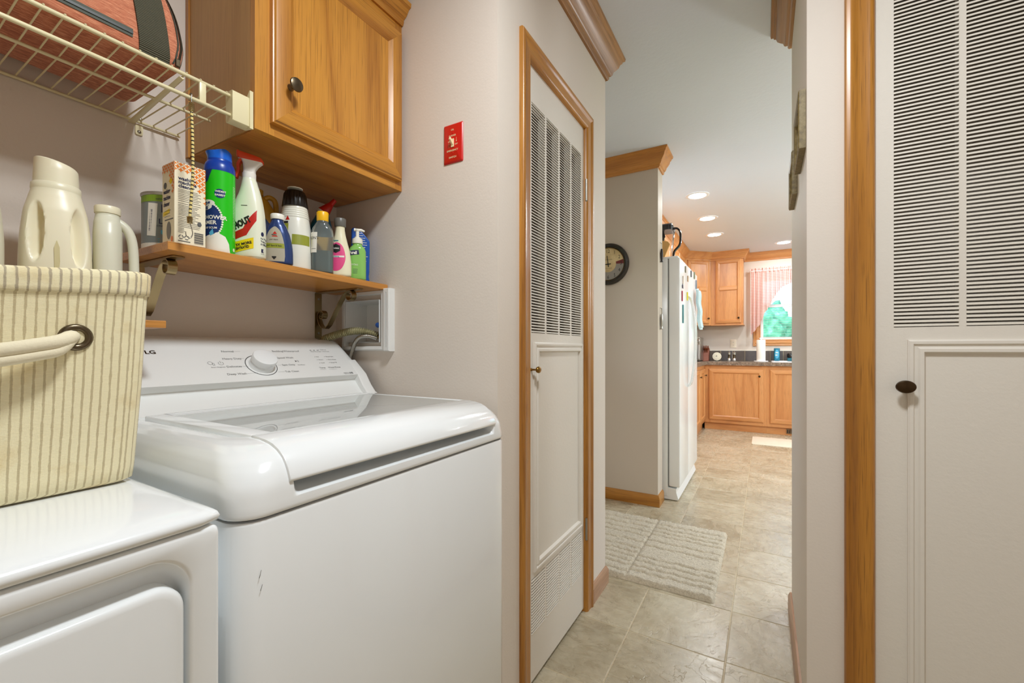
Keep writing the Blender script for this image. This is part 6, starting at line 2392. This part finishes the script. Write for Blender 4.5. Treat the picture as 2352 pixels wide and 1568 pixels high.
mb.loops([[fo(a, b_, w) for a, b_ in rrect(-.040 + e, -.060 + e, .040 - e, .060 - e, .004, 3)] for w, e in ((.0004, 0), (.003, 0), (.0055, .004))])
mb.build('plate', plain('outlet_cream', (240, 228, 208), 0.4), ou, smooth=30)
for v0 in (.020, -.020):
    mb = MB()
    for u0 in (-.007, .007):
        put_bar(mb, lambda u, v, w=0: fo(u, v, .0058), u0 - .0012, v0 - .003, u0 + .0012, v0 + .006)
    put_poly(mb, ell(0, v0 - .009, .0024, .0024, 10), lambda u, v, w=0: fo(u, v, .0058))
    mb.build('socket', M_black, ou, smooth=0)

# ------------------------------------------------------------------ recessed lights
t = NT('lamp_lens')
t.set(color=(1, 1, 1, 1), emit=(1.0, 0.97, 0.92, 1), emits=14.0)
M_lens = t.m
first = None
for k, (x, y) in enumerate(((-.515, 4.15), (-.515, 4.92), (-.515, 5.66), (.21, 6.52))):
    lab = ('recessed ceiling light nearest the hall', 'second recessed ceiling light of the row from the hall', 'third recessed ceiling light of the row, before the corner cabinet', 'lone recessed ceiling light near the kitchen window')[k]
    if first is None:
        first = thing('ceiling_light', (x, y, CEIL), lab, 'ceiling light', 'recessed lights in the kitchen ceiling')
        mb = MB()
        mb.lathe((x, y, CEIL), [(.098, -.0005), (.098, -.003), (.090, -.006), (.076, -.007), (.070, -.004)], 'z', 40, cap0=False, cap1=False)
        mb.build('trim_ring', M_vinyl, first, smooth=40)
        MB().lathe((x, y, CEIL - .0055), [(.0715, 0), (.0715, .003)], 'z', 40).build('lens', M_lens, first, smooth=40)
    else:
        dup(first, (x, y, CEIL), lab)

# ------------------------------------------------------------------ other openings and the garden
for nm, a, (y0, z0, y1, z1) in (('window_2', XB - .07, (2.19, .98, 2.85, 1.88)), ('window_3', XE + .05, (3.55, .06, 5.65, 2.08))):
    w_ = thing(nm, (a, (y0 + y1) / 2, z0), 'daylight window', 'window', kind='structure')
    MB().sweep([(0, -.03), (0, .03), (.04, .03), (.04, -.03)], (y0, z0, y1, z1), lambda u, v, w: (a + w, u, v)).build('sash', M_vinyl, w_, smooth=0)
    MB().box(a - .002, y0 + .03, z0 + .03, a + .002, y1 - .03, z1 - .03).build('pane', M_glass, w_, smooth=0)
t = NT('lawn')
t.set(color=t.ramp(t.noise(t.coords(), 1.5, 5), [(0.3, lin((70, 110, 50))), (0.7, lin((120, 160, 80)))]), rough=0.9)
tag(MB().box(-30, -20, -.75, 40, 70, -.65).build('lawn', t.m, smooth=0), 'green lawn beyond the kitchen window', 'lawn', kind='structure')
t = NT('leaf_green')
t.set(color=t.ramp(t.noise(t.coords(), 3.0, 5, 0.7), [(0.3, lin((30, 96, 76))), (0.55, lin((72, 150, 122))), (0.8, lin((140, 205, 180)))]), rough=0.8)
M_leaf = t.m
rr = random.Random(11)
M_bark = plain('bark', (92, 72, 54), 0.9)
TREES = (('broad low green bush at the left of the garden view', -2.6, 27, 3.0), ('rounder green tree standing behind the sash bar', .3, 31, 4.3), ('small pale green tree at the middle of the garden', 2.6, 26, 2.9), ('taller green tree farther right in the garden', 5.4, 31, 4.6))
for k, (lab_, x, y, h) in enumerate(TREES):
    tr_ = thing('garden_tree', (x, y, -.65), lab_ + ' beyond the kitchen window', 'tree', 'trees beyond the kitchen window')
    bm = bmesh.new()
    bmesh.ops.create_icosphere(bm, subdivisions=4, radius=1.0)
    mb = MB()
    vs = []
    for q in bm.verts:
        c = q.co
        k_ = 1 + .22 * sin(5 * c.x + 3 * c.z + k) * cos(4 * c.y + 2 * k) + .10 * sin(13 * c.x + k) * sin(11 * c.z) + .06 * sin(23 * c.y + 19 * c.z)
        vs.append((x + c.x * k_ * h * .30, y + c.y * k_ * h * .30, -.65 + h * .60 + c.z * k_ * h * .42))
    mb.add(vs, [[v.index for v in f.verts] for f in bm.faces])
    bm.free()
    mb.build('crown', M_leaf, tr_, smooth=180)
    MB().lathe((x, y, -.66), [(.16, 0), (.11, h * .35), (.06, h * .6)], 'z', 10).build('trunk', M_bark, tr_, smooth=40)
